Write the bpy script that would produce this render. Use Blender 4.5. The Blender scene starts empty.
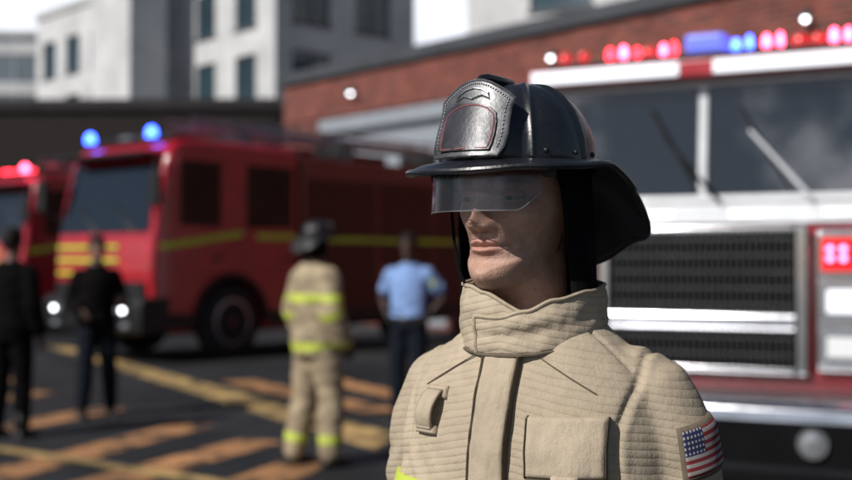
import bpy, bmesh, math, random
import numpy as np
from mathutils import Vector, Matrix, noise as mn
from mathutils.bvhtree import BVHTree
random.seed(7)
SC = bpy.context.scene
COL = SC.collection
PI = math.pi
R = math.radians
F = 1183.0
def G(px, py):
    d = F*1.5/(py-263.0)
    return ((px-426)/F*d, d)

# ------------------------------------------------------------------ materials
def newmat(name):
    m = bpy.data.materials.new(name); m.use_nodes = True
    nt = m.node_tree; b = nt.nodes['Principled BSDF']
    return m, nt, b
def mth(nt, op, a, b=None, c=None):
    n = nt.nodes.new('ShaderNodeMath'); n.operation = op
    for i, v in enumerate((a, b, c)):
        if v is None: continue
        if isinstance(v, (int, float)): n.inputs[i].default_value = v
        else: nt.links.new(v, n.inputs[i])
    return n.outputs[0]
def mixc(nt, f, a, b):
    n = nt.nodes.new('ShaderNodeMix'); n.data_type = 'RGBA'
    for s, v in ((0, f), (6, a), (7, b)):
        if isinstance(v, (int, float)): n.inputs[s].default_value = v
        elif isinstance(v, (tuple, list)): n.inputs[s].default_value = (v[0], v[1], v[2], 1)
        else: nt.links.new(v, n.inputs[s])
    return n.outputs[2]
def noi(nt, vec, scale, detail=4, rough=.55):
    n = nt.nodes.new('ShaderNodeTexNoise'); n.inputs['Scale'].default_value = scale
    n.inputs['Detail'].default_value = detail; n.inputs['Roughness'].default_value = rough
    nt.links.new(vec, n.inputs['Vector']); return n.outputs[0]
def ramp(nt, f, a, b):
    n = nt.nodes.new('ShaderNodeMapRange'); n.inputs[1].default_value = a; n.inputs[2].default_value = b
    nt.links.new(f, n.inputs[0]); return n.outputs[0]
def tc(nt, k='Object'):
    return nt.nodes.new('ShaderNodeTexCoord').outputs[k]
def vscale(nt, v, s):
    n = nt.nodes.new('ShaderNodeMapping'); n.inputs['Scale'].default_value = s; nt.links.new(v, n.inputs[0]); return n.outputs[0]
def bump(nt, b, h, dist, strength=1.0, prev=None):
    n = nt.nodes.new('ShaderNodeBump'); n.inputs['Distance'].default_value = dist; n.inputs['Strength'].default_value = strength
    nt.links.new(h, n.inputs['Height'])
    if prev is not None: nt.links.new(prev, n.inputs['Normal'])
    nt.links.new(n.outputs[0], b.inputs['Normal']); return n.outputs[0]
def mat(name, col, rough=.6, metal=0., var=.2, scale=5., bmp=0., bscale=60., coat=0., spec=.5, ior=None):
    m, nt, b = newmat(name)
    v = tc(nt)
    f = ramp(nt, noi(nt, v, scale), .3, .7)
    c0 = tuple(x*(1-var) for x in col); c1 = tuple(min(1, x*(1+var)) for x in col)
    nt.links.new(mixc(nt, f, c0, c1), b.inputs['Base Color'])
    f2 = noi(nt, v, scale*3.1)
    nt.links.new(mth(nt, 'MULTIPLY_ADD', f2, rough*.4, rough*.8), b.inputs['Roughness'])
    b.inputs['Metallic'].default_value = metal
    b.inputs['Specular IOR Level'].default_value = spec
    if ior: b.inputs['IOR'].default_value = ior
    b.inputs['Coat Weight'].default_value = coat; b.inputs['Coat Roughness'].default_value = .06
    if bmp: bump(nt, b, noi(nt, v, bscale), bmp)
    return m
def emat(name, col, s, base=None):
    m, nt, b = newmat(name)
    v = tc(nt); f = noi(nt, v, 9)
    nt.links.new(mixc(nt, f, base or col, tuple(x*.8 for x in (base or col))), b.inputs['Base Color'])
    b.inputs['Emission Color'].default_value = (*col, 1); b.inputs['Emission Strength'].default_value = s
    b.inputs['Roughness'].default_value = .2
    return m

M = {}
M['red'] = mat('red_paint', (.36, .006, .016), .22, coat=1., var=.18)
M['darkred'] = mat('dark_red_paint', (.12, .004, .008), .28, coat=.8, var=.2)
M['white'] = mat('white_paint', (.62, .64, .68), .3, coat=.6, var=.14, scale=3)
M['black'] = mat('black_plastic', (.006, .006, .007), .5, bmp=.001)
M['blackfab'] = mat('black_fabric', (.005, .005, .006), .95, bmp=.0008, bscale=500, spec=.08)
M['chrome'] = mat('chrome', (.56, .57, .61), .13, 1.0, var=.14)
M['alu'] = mat('brushed_aluminium', (.36, .37, .39), .34, 1.0, var=.2)
M['glass'] = mat('windscreen_glass', (.004, .006, .010), .035, var=.2, ior=2.1)
M['sglass'] = mat('tinted_side_glass', (.003, .004, .006), .06, var=.2, spec=.35)
M['bglass'] = mat('building_glass', (.02, .045, .06), .06, var=.4, scale=.6, ior=2.0)
M['tyre'] = mat('tyre_rubber', (.007, .007, .007), .85, bmp=.003, bscale=25)
M['hiviz'] = mat('yellow_reflective', (.47, .60, .04), .5, var=.15)
M['hivizcloth'] = mat('yellow_reflective_tape', (.46, .54, .07), .6, var=.16, bmp=.0003, bscale=900)
M['silvertape'] = mat('silver_reflective_tape', (.42, .43, .43), .45, var=.08, bmp=.0003, bscale=900)
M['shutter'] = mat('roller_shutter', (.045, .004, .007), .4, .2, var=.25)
M['concrete'] = mat('pale_concrete', (.50, .505, .52), .85, var=.18, scale=.5, bmp=.01, bscale=6)
M['concrete2'] = mat('warm_concrete', (.40, .40, .41), .85, var=.13, scale=.4, bmp=.01, bscale=6)
M['dark'] = mat('dark_cladding', (.008, .007, .008), .8, var=.3, scale=1)
M['coping'] = mat('grey_coping', (.045, .05, .06), .6, var=.2, scale=1)
M['door'] = mat('pale_door_paint', (.25, .28, .32), .5, var=.1)
M['jeans'] = mat('navy_cloth', (.005, .008, .014), .9, bmp=.002, bscale=30, spec=.15)
M['shadedblack'] = mat('shaded_black_cloth', (.0022, .0022, .0026), .9, bmp=.002, bscale=30, spec=.08)  # dark clothes, colour lowered further in place of the shade they stand in
M['shadedbrown'] = mat('shaded_charcoal_cloth', (.0036, .0032, .0032), .9, bmp=.002, bscale=30, spec=.08)  # dark jacket, its colour also lowered to stand in for shade
M['blueshirt'] = mat('light_blue_cloth', (.17, .28, .54), .85, var=.15, bmp=.002, bscale=25)
M['hair'] = mat('dark_hair', (.007, .005, .004), .7, bmp=.003, bscale=120, spec=.2)
M['boot'] = mat('black_leather', (.009, .008, .007), .45, bmp=.001, bscale=60)
M['red_l'] = emat('red_lamp', (1, .02, .04), 14, (.4, .01, .01))
M['red_d'] = emat('red_lamp_dim', (1, .01, .02), .7, (.3, .006, .006))
M['pink_l'] = emat('bright_red_lamp', (1, .06, .13), 22, (.5, .02, .03))
M['blue_l'] = emat('blue_lamp', (.03, .09, 1), 18, (.01, .03, .4))
M['paleblue_l'] = emat('pale_blue_lamp', (.13, .17, 1), .8, (.12, .15, .5))
M['white_l'] = emat('white_lamp', (.9, .95, 1), 11, (.8, .8, .8))
M['softwhite_l'] = emat('soft_white_lamp', (.88, .93, 1), 1.0, (.5, .5, .52))
M['dimwhite_l'] = emat('dim_white_lamp', (.9, .92, .95), .42, (.45, .45, .46))
M['strip_l'] = emat('white_light_strip', (.86, .93, 1), .85, (.6, .6, .65))
M['lens'] = mat('clear_lens', (.34, .36, .39), .1, .6, var=.3, scale=14)
M['eye'] = mat('eye_white', (.28, .25, .23), .2, var=.1)

def coatmat(name, base, rib=.0092):
    m, nt, b = newmat(name)
    v = tc(nt)
    sep = nt.nodes.new('ShaderNodeSeparateXYZ'); nt.links.new(v, sep.inputs[0])
    n1 = noi(nt, v, 6, 2); n2 = noi(nt, v, 3.2, 6, .6); n3 = noi(nt, v, 620, 2); n4 = noi(nt, v, 60, 4); n5 = noi(nt, v, 40, 2)
    npk = noi(nt, vscale(nt, v, (190, 190, 55)), 1, 3)
    zz = mth(nt, 'MULTIPLY_ADD', n1, .009, sep.outputs[2])
    zz = mth(nt, 'MULTIPLY_ADD', n5, .0014, zz)
    zz = mth(nt, 'MULTIPLY_ADD', mth(nt, 'ABSOLUTE', sep.outputs[0]), .20, zz)
    s = mth(nt, 'ABSOLUTE', mth(nt, 'SINE', mth(nt, 'MULTIPLY', zz, PI/rib)))
    puff = mth(nt, 'POWER', s, .55)
    s = mth(nt, 'POWER', s, .26)
    gap = mth(nt, 'MULTIPLY', mth(nt, 'SUBTRACT', 1.0, s), ramp(nt, n4, .32, .58))
    c = mixc(nt, ramp(nt, n2, .3, .7), tuple(x*.74 for x in base), tuple(x*1.12 for x in base))
    c = mixc(nt, mth(nt, 'MULTIPLY', ramp(nt, n4, .5, .75), .26), c, tuple(x*.5 for x in base))
    c = mixc(nt, mth(nt, 'MULTIPLY', gap, .36), c, tuple(x*.34 for x in base))
    c = mixc(nt, mth(nt, 'MULTIPLY', n3, .34), c, tuple(x*.58 for x in base))
    nt.links.new(c, b.inputs['Base Color'])
    b.inputs['Roughness'].default_value = .95; b.inputs['Specular IOR Level'].default_value = .1
    p = bump(nt, b, puff, .0005, .55)
    p = bump(nt, b, mth(nt, 'MULTIPLY', npk, puff), .0014, .6, p)
    p = bump(nt, b, n4, .0020, .65, p)
    bump(nt, b, n3, .0009, .75, p)
    return m
TAN = (.47, .392, .295)
M['coat'] = coatmat('tan_quilted_canvas', TAN)
def canvasmat(name, base):
    m, nt, b = newmat(name); v = tc(nt)
    n2 = noi(nt, v, 9, 6, .62); n3 = noi(nt, v, 620, 2); n4 = noi(nt, v, 75, 4); n6 = noi(nt, vscale(nt, v, (60, 60, 18)), 1, 3)
    c = mixc(nt, ramp(nt, n2, .3, .7), tuple(x*.76 for x in base), tuple(x*1.1 for x in base))
    c = mixc(nt, mth(nt, 'MULTIPLY', ramp(nt, n4, .5, .75), .28), c, tuple(x*.5 for x in base))
    c = mixc(nt, mth(nt, 'MULTIPLY', n3, .34), c, tuple(x*.58 for x in base))
    nt.links.new(c, b.inputs['Base Color']); b.inputs['Roughness'].default_value = .95; b.inputs['Specular IOR Level'].default_value = .1
    p = bump(nt, b, n6, .0040, .6); p = bump(nt, b, n4, .0018, .6, p); bump(nt, b, n3, .0009, .75, p); return m
M['canvas'] = canvasmat('tan_canvas', (.46, .385, .29))
M['canvasdark'] = canvasmat('tan_canvas_dark', (.15, .122, .092))
M['bgturnout'] = mat('tan_turnout_cloth', (.29, .235, .16), .9, var=.4, scale=8, bmp=.004, bscale=25, spec=.15)

def skinmat(name, base, lip, stub):
    m, nt, b = newmat(name)
    v = tc(nt)
    at = nt.nodes.new('ShaderNodeAttribute'); at.attribute_name = 'Col'
    sep = nt.nodes.new('ShaderNodeSeparateColor'); nt.links.new(at.outputs['Color'], sep.inputs[0])
    n1 = noi(nt, v, 42, 6, .62); n2 = noi(nt, v, 380, 3); n3 = noi(nt, v, 900, 2); n5 = noi(nt, v, 130, 4)
    c = mixc(nt, ramp(nt, n1, .34, .66), (base[0]*.80, base[1]*.68, base[2]*.64), (base[0]*1.06, base[1]*1.06, base[2]*1.05))
    c = mixc(nt, mth(nt, 'MULTIPLY', ramp(nt, n5, .55, .75), .40), c, (base[0]*.7, base[1]*.5, base[2]*.45))
    st = mth(nt, 'MULTIPLY', sep.outputs[1], mth(nt, 'MULTIPLY_ADD', ramp(nt, n3, .4, .7), .55, .10))
    c = mixc(nt, st, c, stub)
    c = mixc(nt, mth(nt, 'MULTIPLY', sep.outputs[0], .65), c, lip)
    c = mixc(nt, mth(nt, 'MULTIPLY', sep.outputs[2], mth(nt, 'MULTIPLY_ADD', n2, .6, .5)), c, (.03, .018, .012))
    nt.links.new(c, b.inputs['Base Color'])
    nt.links.new(mth(nt, 'MULTIPLY_ADD', n1, .35, .26), b.inputs['Roughness']); b.inputs['Specular IOR Level'].default_value = .5
    b.inputs['Subsurface Weight'].default_value = .08; b.inputs['Subsurface Radius'].default_value = (.008, .003, .0015)
    b.inputs['Subsurface Scale'].default_value = .5
    p = bump(nt, b, n5, .0012, .55)
    p = bump(nt, b, n2, .0010, .8, p)
    bump(nt, b, n3, .0007, .8, p)
    return m
M['skin'] = skinmat('fair_skin', (.55, .345, .265), (.38, .155, .13), (.20, .145, .12))
M['skindark'] = skinmat('brown_skin', (.055, .027, .018), (.06, .025, .02), (.02, .012, .01))
M['skinmid'] = skinmat('olive_skin', (.20, .11, .08), (.2, .08, .07), (.1, .06, .05))

def helmetmat():
    m, nt, b = newmat('black_helmet_leather'); v = tc(nt)
    n = noi(nt, v, 26, 6, .62); n2 = noi(nt, v, 220, 3); n4 = noi(nt, v, 90, 5, .7)
    c = mixc(nt, n, (.005, .006, .009), (.015, .016, .021))
    c = mixc(nt, mth(nt, 'MULTIPLY', ramp(nt, n4, .60, .72), .4), c, (.06, .06, .065))
    nt.links.new(c, b.inputs['Base Color'])
    nt.links.new(mth(nt, 'MULTIPLY_ADD', n, .4, .16), b.inputs['Roughness'])
    b.inputs['Coat Weight'].default_value = .3; b.inputs['Coat Roughness'].default_value = .2
    bump(nt, b, n2, .0007, .55); return m
M['helmet'] = helmetmat()
def shieldmat():
    m, nt, b = newmat('grey_shield_leather'); v = tc(nt)
    n = noi(nt, v, 34, 6, .62); n2 = noi(nt, v, 260, 3)
    nt.links.new(mixc(nt, ramp(nt, n, .30, .72), (.03, .03, .034), (.17, .173, .185)), b.inputs['Base Color'])
    b.inputs['Roughness'].default_value = .40; b.inputs['Metallic'].default_value = .4
    bump(nt, b, n2, .0005, .6); return m
M['shield'] = shieldmat()
M['shieldpanel'] = mat('shield_panel_leather', (.04, .04, .047), .38, .35, var=.5, scale=30, bmp=.0003, bscale=260)
M['redline'] = mat('red_piping', (.24, .07, .08), .5, var=.3, scale=60)
M['stud'] = mat('pewter_stud', (.36, .37, .39), .35, .9, var=.2, scale=60)

def visormat():
    m = bpy.data.materials.new('smoked_visor'); m.use_nodes = True; nt = m.node_tree
    for n in list(nt.nodes): nt.nodes.remove(n)
    out = nt.nodes.new('ShaderNodeOutputMaterial')
    t = nt.nodes.new('ShaderNodeBsdfTransparent')
    n = noi(nt, tc(nt), 25); n2 = noi(nt, tc(nt), 60, 5, .7)
    nt.links.new(mixc(nt, n, (.50, .49, .51), (.60, .59, .61)), t.inputs[0])
    g = nt.nodes.new('ShaderNodeBsdfGlossy'); g.inputs[0].default_value = (.82, .82, .87, 1)
    nt.links.new(mth(nt, 'MULTIPLY_ADD', n2, .3, .10), g.inputs['Roughness'])
    fr = nt.nodes.new('ShaderNodeFresnel'); fr.inputs[0].default_value = 1.5
    mx = nt.nodes.new('ShaderNodeMixShader')
    nt.links.new(mth(nt, 'ADD', fr.outputs[0], .04), mx.inputs[0]); nt.links.new(t.outputs[0], mx.inputs[1]); nt.links.new(g.outputs[0], mx.inputs[2])
    nt.links.new(mx.outputs[0], out.inputs[0]); return m
M['visor'] = visormat()

def brickmat(name, c1, c2, mortar):
    m, nt, b = newmat(name); v = tc(nt)
    sep = nt.nodes.new('ShaderNodeSeparateXYZ'); nt.links.new(v, sep.inputs[0])
    cb = nt.nodes.new('ShaderNodeCombineXYZ')
    nt.links.new(mth(nt, 'ADD', sep.outputs[0], sep.outputs[1]), cb.inputs[0]); nt.links.new(sep.outputs[2], cb.inputs[1])
    br = nt.nodes.new('ShaderNodeTexBrick'); nt.links.new(cb.outputs[0], br.inputs[0])
    br.inputs['Color1'].default_value = (*c1, 1); br.inputs['Color2'].default_value = (*c2, 1); br.inputs['Mortar'].default_value = (*mortar, 1)
    br.inputs['Scale'].default_value = 1; br.inputs['Brick Width'].default_value = .30; br.inputs['Row Height'].default_value = .11; br.inputs['Mortar Size'].default_value = .012
    n = noi(nt, v, 1.3, 6, .65)
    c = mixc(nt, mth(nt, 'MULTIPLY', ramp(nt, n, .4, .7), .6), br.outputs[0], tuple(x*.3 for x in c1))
    nt.links.new(c, b.inputs['Base Color']); b.inputs['Roughness'].default_value = .9
    bump(nt, b, br.outputs[1], -.006, .8); return m
M['brick'] = brickmat('red_brick', (.24, .052, .034), (.10, .025, .019), (.18, .12, .105))
M['brickshaded'] = brickmat('shaded_brick', (.010, .005, .0045), (.006, .0035, .003), (.008, .006, .005))  # brown brick coloured near black in place of the shade on it

def asphalt():
    m, nt, b = newmat('asphalt'); v = tc(nt)
    n = noi(nt, v, .35, 6, .6); n2 = noi(nt, v, 90, 4); n3 = noi(nt, v, 1.6, 6, .65)
    c = mixc(nt, ramp(nt, n, .38, .68), (.006, .007, .010), (.034, .036, .040))
    c = mixc(nt, mth(nt, 'MULTIPLY', ramp(nt, n3, .45, .62), .7), c, (.004, .005, .007))
    c = mixc(nt, mth(nt, 'MULTIPLY', n2, .15), c, (.06, .06, .06))
    nt.links.new(c, b.inputs['Base Color'])
    nt.links.new(mth(nt, 'MULTIPLY_ADD', n3, .4, .5), b.inputs['Roughness']); b.inputs['Specular IOR Level'].default_value = .3
    bump(nt, b, n2, .006, .8); return m
M['asphalt'] = asphalt()
def paint(name, col):
    m, nt, b = newmat(name); v = tc(nt)
    n = noi(nt, v, 2.2, 8, .72); n2 = noi(nt, v, 60, 4); n3 = noi(nt, v, .8, 4)
    c = mixc(nt, ramp(nt, n3, .35, .65), col, tuple(x*.5 for x in col))
    c = mixc(nt, ramp(nt, n, .48, .60), c, (.018, .014, .012))
    nt.links.new(c, b.inputs['Base Color']); b.inputs['Roughness'].default_value = .75
    bump(nt, b, n2, .004, .7); return m
M['orange'] = paint('worn_orange_paint', (.50, .245, .10))
M['yellow'] = paint('worn_yellow_paint', (.50, .335, .13))

def flagmat():
    m, nt, b = newmat('flag_patch_cloth')
    uv = tc(nt, 'UV'); sep = nt.nodes.new('ShaderNodeSeparateXYZ'); nt.links.new(uv, sep.inputs[0])
    u, v = sep.outputs[0], sep.outputs[1]
    st = mth(nt, 'LESS_THAN', mth(nt, 'MODULO', mth(nt, 'FLOOR', mth(nt, 'MULTIPLY', v, 13)), 2), .5)
    c = mixc(nt, st, (.36, .335, .32), (.22, .020, .028))
    can = mth(nt, 'MULTIPLY', mth(nt, 'LESS_THAN', u, .42), mth(nt, 'GREATER_THAN', v, 6/13))
    uu = mth(nt, 'SUBTRACT', mth(nt, 'FRACT', mth(nt, 'MULTIPLY', u, 6/.42)), .5)
    vv = mth(nt, 'SUBTRACT', mth(nt, 'FRACT', mth(nt, 'MULTIPLY', mth(nt, 'SUBTRACT', v, 6/13), 5*13/7)), .5)
    d = mth(nt, 'SQRT', mth(nt, 'ADD', mth(nt, 'MULTIPLY', uu, uu), mth(nt, 'MULTIPLY', vv, vv)))
    cc = mixc(nt, mth(nt, 'LESS_THAN', d, .27), (.012, .020, .08), (.36, .36, .37))
    c = mixc(nt, can, c, cc)
    c = mixc(nt, mth(nt, 'MULTIPLY', noi(nt, tc(nt), 260, 3), .5), c, (.05, .04, .04))
    nt.links.new(c, b.inputs['Base Color']); b.inputs['Roughness'].default_value = .85; b.inputs['Specular IOR Level'].default_value = .15
    bump(nt, b, noi(nt, tc(nt), 700), .0009, .8); return m
M['flag'] = flagmat()

# ------------------------------------------------------------------ mesh helpers
def bx(bm, x0, x1, y0, y1, z0, z1):
    v = [bm.verts.new((x, y, z)) for x in (x0, x1) for y in (y0, y1) for z in (z0, z1)]
    for f in ((0,1,3,2),(4,6,7,5),(0,4,5,1),(2,3,7,6),(0,2,6,4),(1,5,7,3)): bm.faces.new([v[i] for i in f])
def prism(bm, prof, x0, x1):
    a = [bm.verts.new((x0, y, z)) for y, z in prof]; b = [bm.verts.new((x1, y, z)) for y, z in prof]
    n = len(prof)
    for i in range(n): bm.faces.new((a[i], a[(i+1) % n], b[(i+1) % n], b[i]))
    bm.faces.new(a); bm.faces.new(b[::-1])
def quadslab(bm, p, t):
    t = Vector(t); a = [bm.verts.new(Vector(q)) for q in p]; b = [bm.verts.new(Vector(q)+t) for q in p]
    n = len(p)
    for i in range(n): bm.faces.new((a[i], a[(i+1) % n], b[(i+1) % n], b[i]))
    bm.faces.new(a[::-1]); bm.faces.new(b)
def loft(bm, rings, cap=True, closed=True):
    vs = [[bm.verts.new(p) for p in r] for r in rings]
    n = len(rings[0])
    for i in range(len(vs)-1):
        for j in range(n if closed else n-1):
            k = (j+1) % n
            bm.faces.new((vs[i][j], vs[i][k], vs[i+1][k], vs[i+1][j]))
    if cap: bm.faces.new(vs[0][::-1]); bm.faces.new(vs[-1])
    return vs
def ell(c, ax, ay, n):
    c = Vector(c); ax = Vector(ax); ay = Vector(ay)
    return [c+ax*math.cos(2*PI*i/n)+ay*math.sin(2*PI*i/n) for i in range(n)]
def tube(bm, pts, radii, n=12, round_ends=True):
    pts = [Vector(p) for p in pts]
    if isinstance(radii, (int, float)): radii = [radii]*len(pts)
    rings = []; prev = None
    for i, p in enumerate(pts):
        t = (pts[min(i+1, len(pts)-1)]-pts[max(i-1, 0)]).normalized()
        if prev is None:
            a = t.orthogonal().normalized()
        else:
            a = (prev - t*prev.dot(t)).normalized()
        prev = a; b = t.cross(a); r = radii[i]
        if i == 0 and round_ends:
            rings.append(ell(p-t*r*.75, a*r*.5, b*r*.5, n))
        rings.append(ell(p, a*r, b*r, n))
        if i == len(pts)-1 and round_ends:
            rings.append(ell(p+t*r*.75, a*r*.5, b*r*.5, n))
    loft(bm, rings)
def lathe(bm, prof, c, n=28, axis='x'):
    rings = []
    for h, r in prof:
        rr = []
        for i in range(n):
            a = 2*PI*i/n; u, v = r*math.cos(a), r*math.sin(a)
            if axis == 'x': p = (c[0]+h, c[1]+u, c[2]+v)
            elif axis == 'y': p = (c[0]+u, c[1]+h, c[2]+v)
            else: p = (c[0]+u, c[1]+v, c[2]+h)
            rr.append(p)
        rings.append(rr)
    loft(bm, rings)
def ball(bm, c, r, sx=1, sy=1, sz=1, u=14, v=10, mtx=None):
    rings = []
    for q in range(v+1):
        ph = PI*(q+.001)/(v+.002)-PI/2
        rings.append([Vector((c[0]+sx*r*math.cos(ph)*math.cos(2*PI*i/u), c[1]+sy*r*math.cos(ph)*math.sin(2*PI*i/u), c[2]+sz*r*math.sin(ph))) for i in range(u)])
    if mtx: rings = [[mtx @ p for p in r_] for r_ in rings]
    loft(bm, rings)
def obj(name, bm, m, parent=None, bevel=0, angle=38, solid=0, label=None, seg=2):
    if isinstance(bm, bpy.types.Mesh): me = bm
    else:
        bmesh.ops.recalc_face_normals(bm, faces=bm.faces[:])
        me = bpy.data.meshes.new(name); bm.to_mesh(me); bm.free()
    me.name = name
    me.materials.clear(); me.materials.append(m)
    me.shade_smooth()
    if angle < 180: me.set_sharp_from_angle(angle=R(angle))
    o = bpy.data.objects.new(name, me); COL.objects.link(o)
    if parent: o.parent = parent
    if solid:
        s = o.modifiers.new('solid', 'SOLIDIFY'); s.thickness = solid; s.offset = 1
    if bevel:
        b = o.modifiers.new('bevel', 'BEVEL'); b.width = bevel; b.segments = seg; b.limit_method = 'ANGLE'; b.angle_limit = R(35); b.harden_normals = True
    if label: o['label'] = label
    return o
def nb(): return bmesh.new()
def thing(name, label, cat, loc=(0,0,0), rotz=0, group=None):
    o = bpy.data.objects.new(name, None); COL.objects.link(o); o.empty_display_size = .2
    o.location = loc; o.rotation_euler = (0, 0, rotz); o['label'] = label; o['category'] = cat
    if group: o['group'] = group
    return o
def remesh(bm, voxel, smooth=4):
    bmesh.ops.recalc_face_normals(bm, faces=bm.faces[:])
    me = bpy.data.meshes.new('tmp'); bm.to_mesh(me); bm.free()
    o = bpy.data.objects.new('tmp', me); COL.objects.link(o)
    r = o.modifiers.new('r', 'REMESH'); r.mode = 'VOXEL'; r.voxel_size = voxel
    dg = bpy.context.evaluated_depsgraph_get()
    me2 = bpy.data.meshes.new_from_object(o.evaluated_get(dg))
    bpy.data.objects.remove(o); bpy.data.meshes.remove(me)
    n = len(me2.vertices); co = np.empty(n*3, 'f'); me2.vertices.foreach_get('co', co); co = co.reshape(-1, 3)
    ne = len(me2.edges); ed = np.empty(ne*2, 'i'); me2.edges.foreach_get('vertices', ed); ed = ed.reshape(-1, 2)
    cnt = np.bincount(ed.ravel(), minlength=n).astype('f')[:, None]
    for _ in range(smooth):
        acc = np.stack([np.bincount(ed[:, 0], weights=co[ed[:, 1], k], minlength=n)+np.bincount(ed[:, 1], weights=co[ed[:, 0], k], minlength=n) for k in range(3)], 1)
        co = (co*.5+.5*acc/np.maximum(cnt, 1)).astype('f')
    me2.vertices.foreach_set('co', co.ravel()); me2.update()
    return me2
def lerpk(keys, x):
    if x <= keys[0][0]: return keys[0][1]
    for (a, va), (b, vb) in zip(keys, keys[1:]):
        if x <= b:
            t = (x-a)/(b-a); t = t*t*(3-2*t); return va+(vb-va)*t
    return keys[-1][1]
def crom(keys, u):
    n = len(keys); i = min(int(u), n-2); f = u-i
    p = [keys[max(0, min(n-1, i+k))] for k in (-1, 0, 1, 2)]
    return [.5*(2*b+(c-a)*f+(2*a-5*b+4*c-d)*f*f+(3*b-a-3*c+d)*f**3) for a, b, c, d in zip(*p)]
def gs(x, s): return math.exp(-(x/s)**2)

# ------------------------------------------------------------------ people
HK = [(-.13,-.10,-.03,.095,.062),(-.05,-.02,-.034,.078,.054),(-.022,.03,-.036,.073,.0520),(-.008,.058,-.056,.075,.0495),(.0,.078,-.078,.08,.0475),
      (.010,.088,-.0895,.083,.0490),(.022,.096,-.0920,.086,.0517),(.034,.103,-.0845,.088,.0548),(.052,.110,-.0865,.092,.0592),(.072,.118,-.0875,.096,.0645),
      (.095,.128,-.0855,.099,.0692),(.112,.136,-.083,.101,.0716),(.128,.145,-.0895,.102,.0735),(.16,.168,-.088,.102,.0750),(.19,.195,-.073,.09,.068),
      (.212,.214,-.048,.068,.051),(.226,.226,-.018,.04,.028),(.231,.231,.008,.014,.003)]
def seg_d(px, pz, a, b):
    ax, az = a; bx_, bz = b
    dx, dz = bx_-ax, bz-az; t = max(0, min(1, ((px-ax)*dx+(pz-az)*dz)/(dx*dx+dz*dz)))
    return math.hypot(px-ax-t*dx, pz-az-t*dz)
def head(bm, mtx, seg=4, nt=64, ears=True):
    L = bm.verts.layers.float_color.get('Col') or bm.verts.layers.float_color.new('Col')
    rings = []; cols = []
    for q in range((len(HK)-1)*seg+1):
        zf, zb, yf, yb, w = crom(HK, q/seg)
        rr = []; cc = []
        e = 2/2.12 if zf < .14 else 1.0
        for j in range(nt):
            th = 2*PI*j/nt; t = th-.42*math.sin(th)
            s, c = math.sin(t), math.cos(t)
            x = w*math.copysign(abs(s)**e, s); yc = .012
            y = yc-(yc-yf)*abs(c)**e if c >= 0 else yc+(yb-yc)*abs(c)**e
            z = zf+(zb-zf)*(1-c)/2
            d = 0; ax = abs(x)
            if c > 0 and zf >= -.004:
                N = lerpk([(.066,0),(.0705,.012),(.0755,.025),(.082,.0305),(.091,.0245),(.105,.016),(.116,.0085),(.127,.0025),(.135,0)], z)
                wn = lerpk([(.07,.0122),(.08,.0104),(.095,.0082),(.12,.0085)], z)
                d += N*gs(x, wn)
                d += .0105*gs(ax-.0142, .0058)*gs(z-.0770, .0058)
                d -= .007*gs(ax-.0072, .0038)*gs(z-.0695, .0026)
                zu = .0576+.0012*gs(ax-.006, .005)-.0008*gs(x, .003)-ax*.06
                zl = .0460+ax*.10
                d += .0050*gs(z-zu, .0037)*math.exp(-(x/.021)**4)
                d += .0066*gs(z-zl, .0046)*math.exp(-(x/.019)**4)
                d -= .0066*gs(z-.0518+.0006*gs(x,.004), .0014)*math.exp(-(x/.026)**4)
                d -= .004*gs(ax-.0265, .004)*gs(z-.0515, .004)
                d -= .0024*gs(x, .0032)*gs(z-.065, .005)
                d -= .0036*gs(seg_d(ax, z, (.019,.078), (.031,.050)), .0036)
                d += .0065*gs(ax-.047, .015)*gs(z-.096, .013)
                d -= .013*gs(ax-.031, .015)*gs(z-.113, .010)
                d += .0055*gs(ax-.03, .02)*gs(z-.129, .006)
                d += .0045*gs(x, .014)*gs(z-.015, .010)
                d -= .0014*gs(x, .002)*gs(z-.014, .010)
                d -= .0080*gs(ax-.044, .014)*gs(z-.060, .017)
                d += .0040*gs(ax-.046, .010)*gs(z-.030, .012)
                lip = max(gs(z-zu, .0046), gs(z-zl, .0054))*math.exp(-(x/.0235)**6)
                stub = (1.0 if z < .04 else max(0, 1-(z-.04)/.04))*(.9 if ax < .055 else .6)
                brow = gs(z-.132-.05*(ax-.03)*(1 if ax < .03 else -.4), .0042)*math.exp(-((ax-.031)/.02)**6)
                cc.append((lip, stub*(1-lip), brow, 1))
            else: cc.append((0, 0, 0, 1))
            rr.append(mtx @ Vector((x, y-d, z)))
        rings.append(rr); cols.append(cc)
    vs = loft(bm, rings)
    for a, b in zip(vs, cols):
        for v, c in zip(a, b): v[L] = c
    if ears:
        for s in (-1, 1):
            ball(bm, (0, 0, 0), .03, .22, .62, 1, 10, 8, mtx @ Matrix.Translation((s*.074, .018, .1)) @ Matrix.Rotation(s*.35, 4, 'Z'))
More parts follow.
